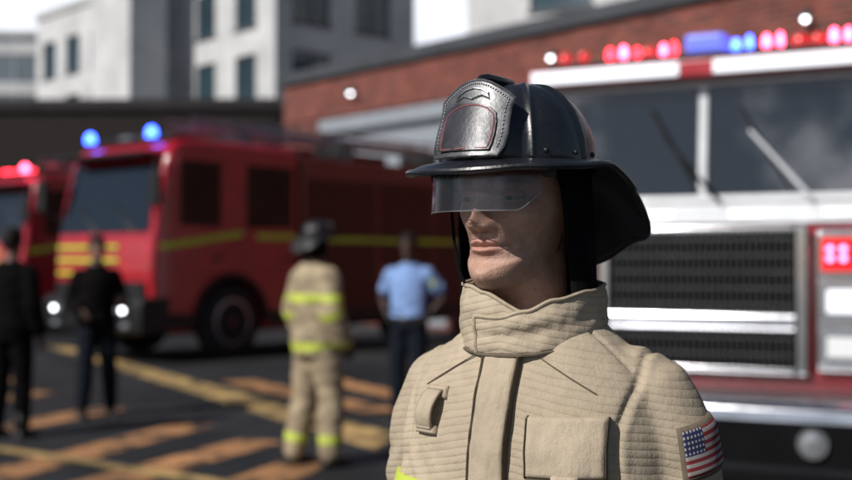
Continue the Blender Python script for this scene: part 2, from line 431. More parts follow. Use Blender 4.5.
def hand(bm, wrist, d, spread, normal, k=1.0):
    w = Vector(wrist); d = Vector(d).normalized(); sp = Vector(spread); sp = (sp-d*sp.dot(d)).normalized()
    nrm = d.cross(sp)
    if nrm.dot(Vector(normal)) < 0: nrm = -nrm
    rg = [ell(w+d*(t*k)+nrm*.004*k, sp*hw*k, nrm*ht*k, 14) for t, hw, ht in ((-.02,.024,.019),(0,.027,.019),(.03,.036,.018),(.06,.041,.016),(.085,.040,.013),(.095,.036,.009))]
    loft(bm, rg)
    for off, ln, r in ((.031,.072,.0088),(.0105,.080,.009),(-.0105,.074,.0086),(-.030,.058,.0078)):
        p = w+d*(.082*k)+sp*off*k; pts = [p]; ang = .15
        for s_, f in enumerate((.45, .32, .23)):
            dd = d*math.cos(ang)+nrm*math.sin(ang)+sp*off*.8
            p = p+dd.normalized()*ln*f*k; pts.append(p); ang += .38
        tube(bm, pts, [r*k, r*.98*k, r*.88*k, r*.72*k], 8)
    p = w+d*.022*k+sp*.026*k
    tube(bm, [p, p+(d*.030+sp*.020+nrm*.010)*k, p+(d*.058+sp*.024+nrm*.020)*k, p+(d*.078+sp*.020+nrm*.027)*k], [.014*k, .0115*k, .010*k, .008*k], 8)

TORSO = [(.84,.150,.110,0),(.93,.168,.118,.005),(1.04,.150,.104,0),(1.18,.162,.112,0),(1.31,.172,.114,.004),(1.385,.150,.094,.008),(1.44,.085,.072,.01),(1.50,.060,.060,.008)]
def interp_torso(z):
    for a, b in zip(TORSO, TORSO[1:]):
        if a[0] <= z <= b[0]:
            t = (z-a[0])/(b[0]-a[0]); return [a[i]+(b[i]-a[i])*t for i in range(4)]
    return list(TORSO[0] if z < TORSO[0][0] else TORSO[-1])
def torso(bm, z0, z1, inf, k, n=32):
    zs = [z0]+[t[0] for t in TORSO if z0 < t[0] < z1]+[z1]
    rings = []
    for z in zs:
        _, w, dd, yo = interp_torso(z)
        rings.append(ell((0, yo*k, z*k), ((w+inf)*k, 0, 0), (0, (dd+inf)*k, 0), n))
    loft(bm, rings)
def jl(p, k): return Vector(p)*k
def limb(bm, a, b, c, ra, rb, rc, k, n=14):
    a, b, c = jl(a, k), jl(b, k), jl(c, k)
    pts = [a, a.lerp(b, .5), b, b.lerp(c, .35), c]
    tube(bm, pts, [ra*k, (ra*.55+rb*.5)*k, rb*k, (rb*1.02)*k, rc*k], n)
HANG = {s: ((s*.165, .005, 1.385), (s*.222, .03, 1.115), (s*.232, -.055, .87)) for s in (-1, 1)}
STAND = {s: ((s*.085, 0, .92), (s*.105, -.012, .50), (s*.125, .025, .095)) for s in (-1, 1)}
STRIDE = {-1: ((-.085, 0, .92), (-.11, -.06, .50), (-.135, -.03, .095)), 1: ((.085, 0, .92), (.12, .01, .50), (.15, .09, .095))}
def body(root, skin, hm, arms, legs, k=1.0, seg=4, nt=64, ears=True):
    bm = nb()
    torso(bm, .84, 1.50, 0, k)
    for s in (-1, 1):
        limb(bm, *arms[s], .052, .040, .027, k); limb(bm, *legs[s], .086, .056, .038, k)
        a = jl(legs[s][2], k); tube(bm, [a+Vector((0, .03, -.03))*k, a+Vector((0, -.06, -.05))*k, a+Vector((s*.015, -.15, -.065))*k], [.034*k, .036*k, .026*k], 12)
    me = remesh(bm, .014, 3)
    bm = nb(); bm.from_mesh(me); bpy.data.meshes.remove(me)
    for s in (-1, 1):
        e, w = jl(arms[s][1], k), jl(arms[s][2], k); d = w-e
        hand(bm, w, d, (0, -1, .15), (-s, 0, 0) if abs(d.normalized().x) < .8 else (0, 0, -1), k)
    head(bm, hm, seg, nt, ears)
    return obj('body', bm, skin, root, angle=180)
def jacket(root, m, hem, arms, k, inf=.022, short=False, name='jacket'):
    bm = nb(); torso(bm, hem, 1.475, inf, k)
    for s in (-1, 1):
        a, e, w = arms[s]
        a, e, w = Vector(a), Vector(e), Vector(w)
        if short:
            limb(bm, a, a.lerp(e, .4), a.lerp(e, .72), .056+inf*.8, .052+inf*.8, .050+inf, k)
        else:
            limb(bm, a, e, e.lerp(w, .97), .052+inf*.8, .045+inf, .032+inf, k)
    me = remesh(bm, .013, 3)
    for v in me.vertices:
        p = v.co.copy(); v.co = p+v.normal*(.010*mn.noise(Vector((p.x*9, p.y*9, p.z*16)))+.005*mn.noise(p*38))
    return obj(name, me, m, root, angle=180)
def trousers(root, m, legs, k, inf=.018, bot=.10):
    bm = nb(); torso(bm, .845, 1.03, inf, k)
    for s in (-1, 1):
        h, kn, an = [Vector(q) for q in legs[s]]
        limb(bm, h, kn, kn.lerp(an, (kn.z-bot)/(kn.z-an.z)), .086+inf*.8, .060+inf, .046+inf, k)
    me = remesh(bm, .013, 3)
    for v in me.vertices:
        p = v.co.copy(); v.co = p+v.normal*(.008*mn.noise(Vector((p.x*9, p.y*9, p.z*18+3)))+.004*mn.noise(p*40))
    return obj('trousers', me, m, root, angle=180)
def boots(root, m, legs, k):
    for s in (-1, 1):
        a = Vector(legs[s][2]); bm = nb()
        rings = []
        for y, hw, ht in ((.062,.026,.05),(.045,.036,.085),(0,.042,.10),(-.06,.045,.078),(-.12,.049,.056),(-.17,.042,.044),(-.195,.022,.03)):
            c = Vector((a.x+s*max(0, -y)*.12, a.y+y, 0))*k
            rr = []
            for i in range(14):
                t = 2*PI*i/14; z = ht*.5+ht*.5*math.sin(t); rr.append(c+Vector((hw*math.cos(t), 0, max(.001, z)))*k)
            rings.append(rr)
        loft(bm, rings)
        tube(bm, [(a+Vector((0, .01, -.03)))*k, (a+Vector((0, .01, .10)))*k], [.052*k, .054*k], 14)
        obj('boot', bm, m, root, angle=60)
def band(root, bvh, z0, z1, m, name, thick=.004, cx=0, cy=0, n=72, a0=0, a1=2*PI, rad=.6):
    bm = nb()
    rows = 5; inner = []; outer = []
    full = abs(a1-a0-2*PI) < 1e-6
    cnt = n if full else n+1
    for r in range(rows):
        z = z0+(z1-z0)*r/(rows-1); o_, i_ = [], []
        for j in range(cnt):
            a = a0+(a1-a0)*j/n; dv = Vector((math.sin(a), -math.cos(a), 0)); c = Vector((cx, cy, z))
            hit = bvh.ray_cast(c+dv*rad, -dv)
            p = hit[0] if hit[0] else c+dv*.1
            t = thick*(.55 if r in (0, rows-1) else 1)
            o_.append(p+dv*t); i_.append(p-dv*.004)
        outer.append(o_); inner.append(i_)
    loft(bm, [inner[0]]+outer+[inner[-1]], cap=False, closed=full)
    return obj(name, bm, m, root, angle=60)
def bvh_of(me):
    return BVHTree.FromPolygons([v.co.copy() for v in me.vertices], [tuple(p.vertices) for p in me.polygons])
def limb_bands(root, bvh, p, q, w, m, name):
    p, q = Vector(p), Vector(q); t = (q-p).normalized(); a = t.orthogonal().normalized(); b = t.cross(a)
    outer, inner = [], []
    for r in range(4):
        c = p+t*w*(r/3-.5); o_, i_ = [], []
        for j in range(28):
            an = 2*PI*j/28; dv = a*math.cos(an)+b*math.sin(an)
            h = bvh.ray_cast(c, dv); rr = h[3] if h[0] and h[3] < .16 else .07
            o_.append(c+dv*(rr+.004)); i_.append(c+dv*(rr-.004))
        outer.append(o_); inner.append(i_)
    bm = nb(); loft(bm, [inner[0]]+outer+[inner[-1]], cap=False)
    return obj(name, bm, m, root, angle=60)

# ---------- traditional fire helmet, built in head space
def rot_outline(a):
    d = abs(math.degrees(a)); d = min(d, 360-d)
    r = lerpk([(0,.149),(40,.146),(90,.130),(120,.147),(148,.188),(165,.188),(180,.186)], d)
    z = lerpk([(0,-.012),(45,-.008),(90,.000),(120,-.030),(150,-.088),(180,-.122)], d)
    return r, z
def helmet(root, hm, fine=True):
    N = 144 if fine else 72; K = 30 if fine else 14
    HM = M['helmet'] if fine else M['black']
    zb, hh, rx, ry = .155, .106, .094, .113
    bm = nb(); rings = []
    for kk in range(K+1):
        ph = (PI/2)*kk/K*.985
        c, s = math.cos(ph)**.82, math.sin(ph)
        rr = []
        for j in range(N):
            a = 2*PI*j/N
            dx = a % (PI/4); dx = min(dx, PI/4-dx)
            ridge = .0046*gs(dx*max(c, .12)*.105, .0032)*min(1, c*2.5)
            bul = .0022*math.sin(dx*4)*c
            sc = c+(ridge+bul)/.1
            rr.append(Vector((rx*sc*math.sin(a), -ry*sc*math.cos(a), zb+(hh+(ridge+bul)*.7)*s)))
        rings.append(rr)
    J = 10
    under, top = [], []
    for jj in range(J+1):
        t = jj/J; ro, ru = [], []
        for j in range(N):
            a = 2*PI*j/N; R_, dz = rot_outline(a)
            b0 = 1/math.sqrt((math.sin(a)/rx)**2+(math.cos(a)/ry)**2)
            r = b0+(R_-b0)*t
            z = zb+dz*t**1.35+.004*math.sin(PI*t)+(.0012*mn.noise(Vector((math.sin(a)*4, math.cos(a)*4, 2)))*t)
            ro.append(Vector((r*math.sin(a), -r*math.cos(a), z))); ru.append(Vector((r*.999*math.sin(a), -r*.999*math.cos(a), z-.0045)))
        top.append(ro); under.append(ru)
    vs = loft(bm, under+top[::-1]+rings[1:], cap=False)
    bm.faces.new(vs[-1])
    o = obj('helmet', bm, HM, root, angle=55)
    o.matrix_local = hm
    bm = nb(); pts = top[-1]; cr = []
    for i in range(N):
        p = pts[i]; t = (pts[(i+1) % N]-pts[i-1]).normalized(); up = Vector((0, 0, 1)); sd = t.cross(up).normalized(); u2 = sd.cross(t)
        cr.append(ell(p-Vector((0, 0, .0022)), sd*.0042, u2*.0042, 8))
    vs = [[bm.verts.new(q) for q in r] for r in cr]
    for i in range(N):
        for j in range(8): bm.faces.new((vs[i][j], vs[i][(j+1) % 8], vs[(i+1) % N][(j+1) % 8], vs[(i+1) % N][j]))
    obj('brim_trim', bm, HM, o)
    half = [(0,.2555),(.010,.2545),(.021,.251),(.032,.245),(.043,.238),(.0515,.231),(.0495,.219),(.050,.202),(.051,.185),(.0495,.170),(.045,.160)]
    outl = half + [(-x, z) for x, z in half[:0:-1]]
    def sy(x, z, off): return -(.1335+off)+x*x*5.5+max(0, z-.155)*.36
    def plate(outline, off, th, name, m, rows=16):
        bm = nb()
        cz = sum(z for _, z in outline)/len(outline)
        f = []
        for q in range(rows+1):
            t = q/rows
            f.append([Vector((x*t, sy(x*t, cz+(z-cz)*t, off+th), cz+(z-cz)*t)) for x, z in outline])
        b = [Vector((x, sy(x, z, off), z)) for x, z in outline]
        f[0] = [Vector((x*.01, sy(0, cz, off+th), cz+(z-cz)*.01)) for x, z in outline]
        loft(bm, f+[b], cap=False); return obj(name, bm, m, o, angle=50)
    def dens(ol, k=3):
        r = []
        for i in range(len(ol)):
            a, b = ol[i], ol[(i+1) % len(ol)]
            for q in range(k): r.append((a[0]+(b[0]-a[0])*q/k, a[1]+(b[1]-a[1])*q/k))
        return r
    plate(dens(outl), 0, .004, 'front_shield', M['shield'])
    pan = [(0,.226),(.014,.2245),(.027,.220),(.036,.212),(.0385,.201),(.039,.187),(.038,.174),(.036,.167)]
    pan = pan+[(-x, z) for x, z in pan[:0:-1]]
    plate(dens(pan), .004, .003, 'shield_panel', M['shieldpanel'])
    if fine:
        def line(ol, off, r, name, m, closed=True):
            bm = nb(); d = dens(ol, 2)
            pts = [Vector((x, sy(x, z, off), z)) for x, z in d]
            if closed: pts.append(pts[0])
            tube(bm, pts, r, 6); return obj(name, bm, m, o)
        line([(x*.93, .195+(z-.195)*.93) for x, z in pan], .0072, .0009, 'shield_piping', M['redline'])
        line(outl, .003, .0022, 'shield_rim', M['shield'])
        bm = nb()
        d = dens([(x*.90, .21+(z-.21)*.91) for x, z in outl], 3)
        for i, (x, z) in enumerate(d):
            if z > .168: ball(bm, (x, sy(x, z, .0045), z), .0013, u=6, v=4)
        obj('shield_stitching', bm, M['stud'], o)
        bm = nb()
        pl = [(.000,.2315),(.013,.2355),(.024,.2305),(.021,.2380),(.011,.2435),(.000,.2455)]
        pl = pl+[(-x, z) for x, z in pl[::-1]]
        tube(bm, [Vector((x, sy(x, z, .005), z)) for x, z in pl], .0012, 6)
        obj('shield_ornament', bm, M['stud'], o)
        bm = nb(); tube(bm, [(0, -.02, .2615), (0, -.05, .2615), (0, -.075, .2620), (0, -.090, .2595), (0, -.096, .2550)], [.0055, .0055, .005, .0045, .004], 10)
        obj('shield_bracket', bm, M['helmet'], o)
        for s in (-1, 1):
            for a in (50, 78, 105):
                bm = nb()
                t = R(a)*s; r0 = 1/math.sqrt((math.sin(t)/rx)**2+(math.cos(t)/ry)**2)+.001
                ball(bm, (r0*math.sin(t), -r0*math.cos(t), .168), .0036, u=8, v=6)
                obj('helmet_bolt', bm, M['black'], o)
        bm = nb(); rows = []
        na = 40
        for q in range(9):
            t = q/8; rr = []
            for j in range(na+1):
                a = R(-68+118*j/na); u = j/na*2-1
                zb_ = .094+.026*max(0, abs(u)-.74)**1.5/.26**1.5
                z = .150+(zb_-.150)*t
                f = 1+.025*t
                rr.append(Vector((.104*f*math.sin(a), -.130*f*math.cos(a)+.004, z)))
            rows.append(rr)
        loft(bm, rows, cap=False, closed=False)
        obj('visor', bm, M['visor'], o)
        bm = nb(); tube(bm, rows[-1], .0008, 6); obj('visor_edge', bm, M['stud'], o)
        for a in (R(-70), R(54)):
            bm = nb()
            c = Vector((.106*math.sin(a), -.131*math.cos(a)+.004, .144)); lathe(bm, [(-.006, .001), (-.006, .010), (.006, .010), (.006, .001)], c, 16, 'x')
            obj('visor_pivot', bm, M['black'], o, bevel=.001)
    bm = nb(); rows = []
    for q in range(15):
        t = q/14; rr = []
        a0 = 68+18*math.sin(t*PI/2)**1.5; a1 = 276-6*t
        for j in range(61):
            a = R(a0+(a1-a0)*j/60)
            w = .0045*math.sin(a*11+t*2)*t+.0030*mn.noise(Vector((a*4, t*3, 0)))-.010*math.exp(-j/3.0)*(.3+.7*t)
            fx = .0848+.008*t; fy = .108-.002*t
            z = .158-(.185 if fine else .16)*t
            rr.append(Vector(((fx+w)*math.sin(a), -(fy+w)*math.cos(a), z)))
        rows.append(rr)
    loft(bm, rows, cap=False, closed=False)
    obj('neck_curtain', bm, M['blackfab'], o, solid=.003, angle=180)
    if fine:
        bm = nb(); tube(bm, [(-.0815, -.035, .155), (-.079, -.040, .10), (-.074, -.042, .06), (-.062, -.048, .022), (-.045, -.050, -.008)], .0022, 6)
        obj('chin_strap', bm, M['blackfab'], o)
    return o

# ================================================================== FOREGROUND FIREFIGHTER
YAW = -30.0
fg = thing('person', 'firefighter in tan coat and black leather helmet standing close in front, facing left', 'person', (.150, 1.55, 0), R(YAW))
k = .968
hm = Matrix.Translation((-.016, -.030, 1.469)) @ Matrix.Rotation(R(-6), 4, 'Z')
ARM = {s: ((s*.148, .008, 1.372), (s*.186, .03, 1.12), (s*.198, -.045, .87)) for s in (-1, 1)}
body(fg, M['skin'], hm, ARM, STAND, k, seg=14, nt=180, ears=True)
for s in (-1, 1):
    c = Vector((s*.031, -.062, .1125))
    bm = nb(); ball(bm, c, .0122, u=20, v=14); e = obj('eye', bm, M['eye'], fg); e.matrix_local = hm
    bm = nb(); ball(bm, (c.x-.001, c.y-.0105, c.z-.0005), .0052, 1, .5, 1); obj('iris', bm, M['hair'], e)
    for lo_, hi_ in ((4, 88), (-88, -18)):
        bm = nb(); rows = []
        for q in range(9):
            el_ = R(lo_+(hi_-lo_)*q/8); rr = []
            for j in range(17):
                az = R(-85+170*j/16); el2 = el_ if (hi_ == 88 and q) or (hi_ != 88 and q < 8) else el_*(1-.9*(abs(az)/R(85))**2)
                rr.append(c+Vector((math.sin(az)*math.cos(el2), -math.cos(az)*math.cos(el2), math.sin(el2)))*.0136)
            rows.append(rr)
        loft(bm, rows, cap=False, closed=False); el_o = obj('eyelid', bm, M['skin'], fg, solid=.001, angle=180); el_o.matrix_local = hm
# coat
bm = nb()
rings = []
for z, w, d, yo in ((.76,.216,.172,.0),(.95,.206,.164,.0),(1.10,.196,.154,0),(1.20,.191,.148,.0),(1.28,.185,.142,.0),(1.335,.170,.128,.002),(1.372,.144,.108,.0),(1.402,.110,.090,-.004),(1.428,.078,.072,-.006)):
    rr = []
    for i in range(48):
        t = 2*PI*i/48; c, s = math.cos(t), math.sin(t); e = 2/2.35
        rr.append(Vector((w*math.copysign(abs(c)**e, c), yo+d*math.copysign(abs(s)**e, s), z)))
    rings.append(rr)
loft(bm, rings)
for s in (-1, 1):
    tube(bm, [(s*.108, .008, 1.350), (s*.140, .010, 1.332), (s*.160, .014, 1.285), (s*.170, .018, 1.20), (s*.176, .022, 1.09), (s*.186, -.005, .98), (s*.192, -.04, .86)],
         [.054, .0615, .0665, .067, .065, .062, .058], 28)
me = remesh(bm, .0042, 12)
CB = bvh_of(me)                      # smooth surface that the sewn-on pieces follow
nrm = [v.normal.copy() for v in me.vertices]
for v, n in zip(me.vertices, nrm):
    p = v.co.copy(); ax = abs(p.x)
    d = .0030*mn.noise(Vector((p.x*10, p.y*10, p.z*13)))+.0014*mn.noise(Vector((p.x*22+5, p.y*22, p.z*40)))
    slv = max(0, min(1, (ax-.12)/.05))
    f = math.sin((p.z+ax*.9*(1 if p.y < 0 else -.6)+.014*mn.noise(p*14))*2*PI/.060+p.x*9)
    d += .0034*slv*f*max(0, min(1, (1.30-p.z)/.06))*(.4+.8*mn.noise(p*7+Vector((3, 1, 2))))
    g = math.sin((p.z-ax*1.25+.02*mn.noise(p*9))*2*PI/.045)
    d += .0016*g*gs(ax-.118, .035)*gs(p.z-1.23, .04)
    xs = .138+.012*gs(p.z-1.36, .05)+.012*max(0, 1.30-p.z)/.1
    if p.z > 1.2: d -= .0050*gs(ax-xs, .0038); d += .0014*gs(ax-xs-.008, .0045)
    if p.z > 1.30 and ax < .14: d -= .0034*gs(p.y+.040, .0035)
    v.co = p+n*d
coat = obj('coat', me, M['coat'], fg, angle=180)
def conform(name, m, fn, nu, nv, thick, parent=None, prof=None, mat_off=.006, uv=False):
    bm = nb(); L = bm.loops.layers.uv.new('UVMap') if uv else None
    out, P = {}, {}
    for i in range(nu+1):
        for j in range(nv+1):
            o_, d_ = fn(i/nu, j/nv); h = CB.ray_cast(Vector(o_), Vector(d_).normalized())
            if h[0] is None: P[i, j] = (Vector(o_)+Vector(d_).normalized()*.3, -Vector(d_).normalized())
            else: P[i, j] = (h[0], (h[1]*.5-Vector(d_).normalized()*.5).normalized())
    for (i, j), (p, n) in P.items():
        e = min(i, nu-i, j, nv-j); t = thick*(.55 if e == 0 else (.95 if e == 1 else 1))
        if prof: t += prof(i/nu, j/nv)
        out[i, j] = bm.verts.new(p+n*t)
    for i in range(nu):
        for j in range(nv):
            f = bm.faces.new((out[i, j], out[i+1, j], out[i+1, j+1], out[i, j+1]))
            if L:
                for lp, (a, b) in zip(f.loops, ((i, j), (i+1, j), (i+1, j+1), (i, j+1))): lp[L].uv = (a/nu, b/nv)
    bd = [(i, 0) for i in range(nu)]+[(nu, j) for j in range(nv)]+[(i, nv) for i in range(nu, 0, -1)]+[(0, j) for j in range(nv, 0, -1)]
    iv = [bm.verts.new(P[q][0]-P[q][1]*mat_off) for q in bd]
    for q in range(len(bd)):
        r = (q+1) % len(bd); bm.faces.new((out[bd[q]], iv[q], iv[r], out[bd[r]]))
    return obj(name, bm, m, parent or fg, angle=70)
front = lambda x0, x1, z0, z1, tilt=0: (lambda u, v: ((x0+(x1-x0)*u+tilt*(v-.5), -.6, z0+(z1-z0)*v), (0, 1, 0)))
wob = lambda u, v: .0024*mn.noise(Vector((u*2.0, v*14, 1)))+.0018*mn.noise(Vector((u*5, v*40, 4)))*(1-u*.5)+.0018*math.sin(PI*u)
conform('storm_flap', M['canvas'], front(-.029, .018, .78, 1.408, .006), 16, 130, .0115, prof=wob)
conform('storm_flap_binding', M['canvasdark'], front(.0162, .0196, .78, 1.400, .006), 4, 110, .0135, prof=lambda u, v: wob(.9, v))
conform('storm_flap_binding', M['canvasdark'], front(-.0305, -.0275, .78, 1.400, .006), 4, 110, .0118, prof=lambda u, v: wob(.1, v))
pp = lambda u, v: .004*math.sin(PI*u)*(1-v)+.0012*mn.noise(Vector((u*5, v*7, 2)))
fp = lambda u, v: .0030*(1-v)*math.sin(PI*u)+.0014*mn.noise(Vector((u*4, v*3, 6)))
conform('chest_pocket', M['canvas'], front(.050, .130, 1.08, 1.300, -.004), 26, 44, .0105, prof=pp)
conform('pocket_flap', M['canvas'], front(.046, .134, 1.247, 1.318, -.003), 30, 22, .0160, prof=fp)
for u0, u1, v0, v1, nu_, nv_ in ((-.005, .022, -.02, 1.0, 3, 22), (.978, 1.005, -.02, 1.0, 3, 22), (-.005, 1.005, -.028, .006, 30, 3)):
    g_ = front(.046, .134, 1.247, 1.318, -.003)
    conform('pocket_flap_edge', M['canvasdark'], (lambda u, v, u0=u0, u1=u1, v0=v0, v1=v1: g_(u0+(u1-u0)*u, v0+(v1-v0)*v)), nu_, nv_, .0168, prof=(lambda u, v, u0=u0, u1=u1, v0=v0, v1=v1: fp(min(1, max(0, u0+(u1-u0)*u)), min(1, max(0, v0+(v1-v0)*v)))))
conform('pocket_tab', M['canvas'], front(.078, .110, 1.226, 1.254), 10, 8, .0245)
def onsurf(x, z, off):
    h = CB.ray_cast(Vector((x, -.6, z)), Vector((0, 1, 0))); return h[0]+(h[1]*.5+Vector((0, -.5, 0))).normalized()*off
bm = nb(); rows = []
for i in range(17):
    t = i/16; z = 1.338-.047*t; rr = []
    for j in range(7):
        x = -.104+.026*(j/6)-.010*t
        rr.append(onsurf(x, z, .006+.011*math.sin(PI*min(1, t*1.10))**.7*(1-.1*abs(j/6-.5))))
    rows.append(rr)
loft(bm, rows, cap=False, closed=False); obj('microphone_loop', bm, M['canvas'], fg, solid=.003, angle=70)
conform('microphone_loop_anchor', M['canvas'], front(-.108, -.074, 1.330, 1.345, .0), 10, 6, .0065)
conform('microphone_loop_base', M['canvas'], front(-.118, -.084, 1.286, 1.297, .0), 10, 6, .0070)
for s in (-1, 1):
    bm = nb(); tube(bm, [onsurf(s*(.045+.07*i/40), 1.384-.040*(i/40), .0022) for i in range(41)], .0009, 5); obj('yoke_stitching', bm, M['canvasdark'], fg)
band(fg, CB, 1.166, 1.228, M['hivizcloth'], 'reflective_band', .006, a0=-1.25, a1=1.25, n=80)
band(fg, CB, 1.184, 1.209, M['silvertape'], 'reflective_stripe', .0082, a0=-1.25, a1=1.25, n=80)
for s in (-1, 1): limb_bands(fg, CB, (s*.190, -.03, .91), (s*.186, -.005, .98), .05, M['hivizcloth'], 'cuff_band')
def fl(u, v):
    c = Vector((.166, .016, 1.248+.058*v+.014*(u-.5))); a = R(34+60*u-6*(v-.5)); d = Vector((math.sin(a), -math.cos(a), 0))
    return c+d*.2, -d
def fl2(u, v): return fl(-.05+1.1*u, -.06+1.12*v)
conform('flag_patch', M['canvasdark'], fl2, 20, 16, .0050)
conform('flag', M['flag'], fl, 26, 18, .0060, uv=True)
# collar: a stiff strip wound round the neck, his left end lapping over
rows = []
NA, NV = 190, 20
A0 = -17
for q in range(NV+1):
    v = q/NV; rr = []
    for i in range(NA+1):
        deg = A0+405*i/NA; a = R(deg)
        zb_ = 1.388+.044*(1-math.cos(a))/2
        zt = lerpk([(-17,1.434),(2,1.432),(22,1.440),(45,1.454),(75,1.464),(120,1.472),(180,1.484),(250,1.478),(300,1.472),(325,1.470),(343,1.463),(388,1.436)], deg)
        z = zb_+(zt-zb_)*v
        rx_ = .090-.004*v; ry_ = .097-.001*v
        off = .009*(1-i/NA)+.003*math.sin(PI*v)-.0025*gs(v-.5, .18)
        off += .0030*mn.noise(Vector((math.sin(a)*2.6, math.cos(a)*2.6, v*1.6+i*.004)))+.0010*mn.noise(Vector((math.sin(a)*9, math.cos(a)*9, v*5)))
        off += .0022*math.sin(v*9+deg*.045+2*mn.noise(Vector((deg*.02, v*2, 5))))*gs(deg-26, 30)
        off += .0022*math.sin(v*8-deg*.05)*gs(deg-330, 26)
        fl_ = max(0, 1-i/10); off += .007*fl_*v*v
        rr.append(Vector((-.008+(rx_+off)*math.sin(a), -.010-(ry_+off)*math.cos(a), z)))
    rows.append(rr)
top_edge = rows[-1]; end_edge = [r[0] for r in rows]
bm = nb(); loft(bm, rows, cap=False, closed=False)
collar = obj('collar', bm, M['coat'], fg, solid=.007, angle=180)
collar.modifiers['solid'].offset = -1
bm = nb(); tube(bm, [p+Vector((0, 0, .0005)) for p in top_edge], .0026, 8); obj('collar_binding', bm, M['canvas'], collar)
bm = nb(); tube(bm, end_edge, .0026, 8); obj('collar_end_binding', bm, M['canvas'], collar)
bm = nb(); tube(bm, [p-Vector((0, 0, .0015)) for p in rows[0]], .0022, 6); obj('collar_seam', bm, M['canvasdark'], collar)
helmet(fg, hm, True)
trousers(fg, M['bgturnout'], STAND, k, .03)
boots(fg, M['boot'], STAND, k)

# ================================================================== PEOPLE BEHIND
def bgperson(label, px, feet, face_deg, h, hyaw=0):
    x, y = G(px, feet)
    t = thing('person', label, 'person', (x, y, 0), R(face_deg)); t.scale = (h/1.75,)*3
    hmx = Matrix.Translation((0, -.014, 1.512)) @ Matrix.Rotation(R(hyaw), 4, 'Z') @ Matrix.Scale(1.06, 4)
    return t, hmx
def hairdo(t, hmx, m):
    bm = nb(); rings = []
    for q in range(10):
        ph = R(-35+123*q/9); rr = []
        for i in range(28):
            a = 2*PI*i/28; f = math.cos(a)
            rr.append(hmx @ Vector((.081*math.cos(ph)**.5*math.sin(a), .010-.101*math.cos(ph)**.5*math.cos(a), max(.164*max(0, f)+.105*(1-max(0, f)) if f > -.3 else .062, .125+.112*math.sin(ph)))))
        rings.append(rr)
    loft(bm, rings); return obj('hair', bm, m, t, angle=180)
t, h_ = bgperson('firefighter in tan gear with yellow bands, standing on the asphalt seen from behind', 316, 465, 130, 1.78, 10)
A = {-1: ((-.165,.005,1.385), (-.235,.03,1.12), (-.215,-.10,.90)), 1: ((.165,.005,1.385), (.235,.035,1.12), (.225,-.08,.885))}
body(t, M['skinmid'], h_, A, STRIDE, 1)
j = jacket(t, M['bgturnout'], .80, A, 1, .042); tr = trousers(t, M['bgturnout'], STRIDE, 1, .036, .09); boots(t, M['boot'], STRIDE, 1)
jb = bvh_of(j.data); tb = bvh_of(tr.data)
for z in (.84, 1.19):
    band(t, jb, z, z+.062, M['hivizcloth'], 'reflective_band', .006, n=60)
for s in (-1, 1):
    kn, an = Vector(STRIDE[s][1]), Vector(STRIDE[s][2])
    limb_bands(t, tb, an.lerp(kn, .26), kn, .06, M['hivizcloth'], 'trouser_band')
    limb_bands(t, jb, A[s][1], A[s][2], .05, M['hivizcloth'], 'sleeve_band')
helmet(t, h_, False)
t, h_ = bgperson('person in dark jacket and navy trousers, forearm raised, before the left fire engine', 97, 417, 25, 1.76, -5)
A = {-1: ((-.165,.005,1.385), (-.24,.04,1.12), (-.17,-.16,1.02)), 1: ((.165,.005,1.385), (.245,.03,1.13), (.20,-.22,1.12))}
body(t, M['skinmid'], h_, A, STRIDE, 1); jacket(t, M['shadedbrown'], .86, A, 1, .026); trousers(t, M['jeans'], STRIDE, 1); boots(t, M['boot'], STRIDE, 1); hairdo(t, h_, M['hair'])
t, h_ = bgperson('person in dark, shade-darkened clothes standing at the left edge with back turned', 12, 437, 165, 1.80, 5)
body(t, M['skinmid'], h_, HANG, STAND, 1); jacket(t, M['shadedblack'], .80, HANG, 1, .032); trousers(t, M['shadedblack'], STAND, 1, .02); boots(t, M['boot'], STAND, 1); hairdo(t, h_, M['hair'])
t, h_ = bgperson('person in a light blue short sleeved shirt and dark trousers with hands on hips', 409, 420, -20, 1.78, 10)
A = {s: ((s*.165,.005,1.385), (s*.315,.11,1.15), (s*.215,-.03,1.00)) for s in (-1, 1)}
body(t, M['skindark'], h_, A, STAND, 1); j = jacket(t, M['blueshirt'], .93, A, 1, .022, True, 'shirt'); trousers(t, M['jeans'], STAND, 1); boots(t, M['boot'], STAND, 1); hairdo(t, h_, M['hair'])
band(t, bvh_of(j.data), .935, .975, M['boot'], 'belt', .006, n=48)
bm = nb(); quadslab(bm, [(.232,-.045,1.27), (.268,-.02,1.25), (.262,-.02,1.31), (.228,-.045,1.325)], (.006, -.012, 0)); obj('shoulder_patch', bm, M['hivizcloth'], t)

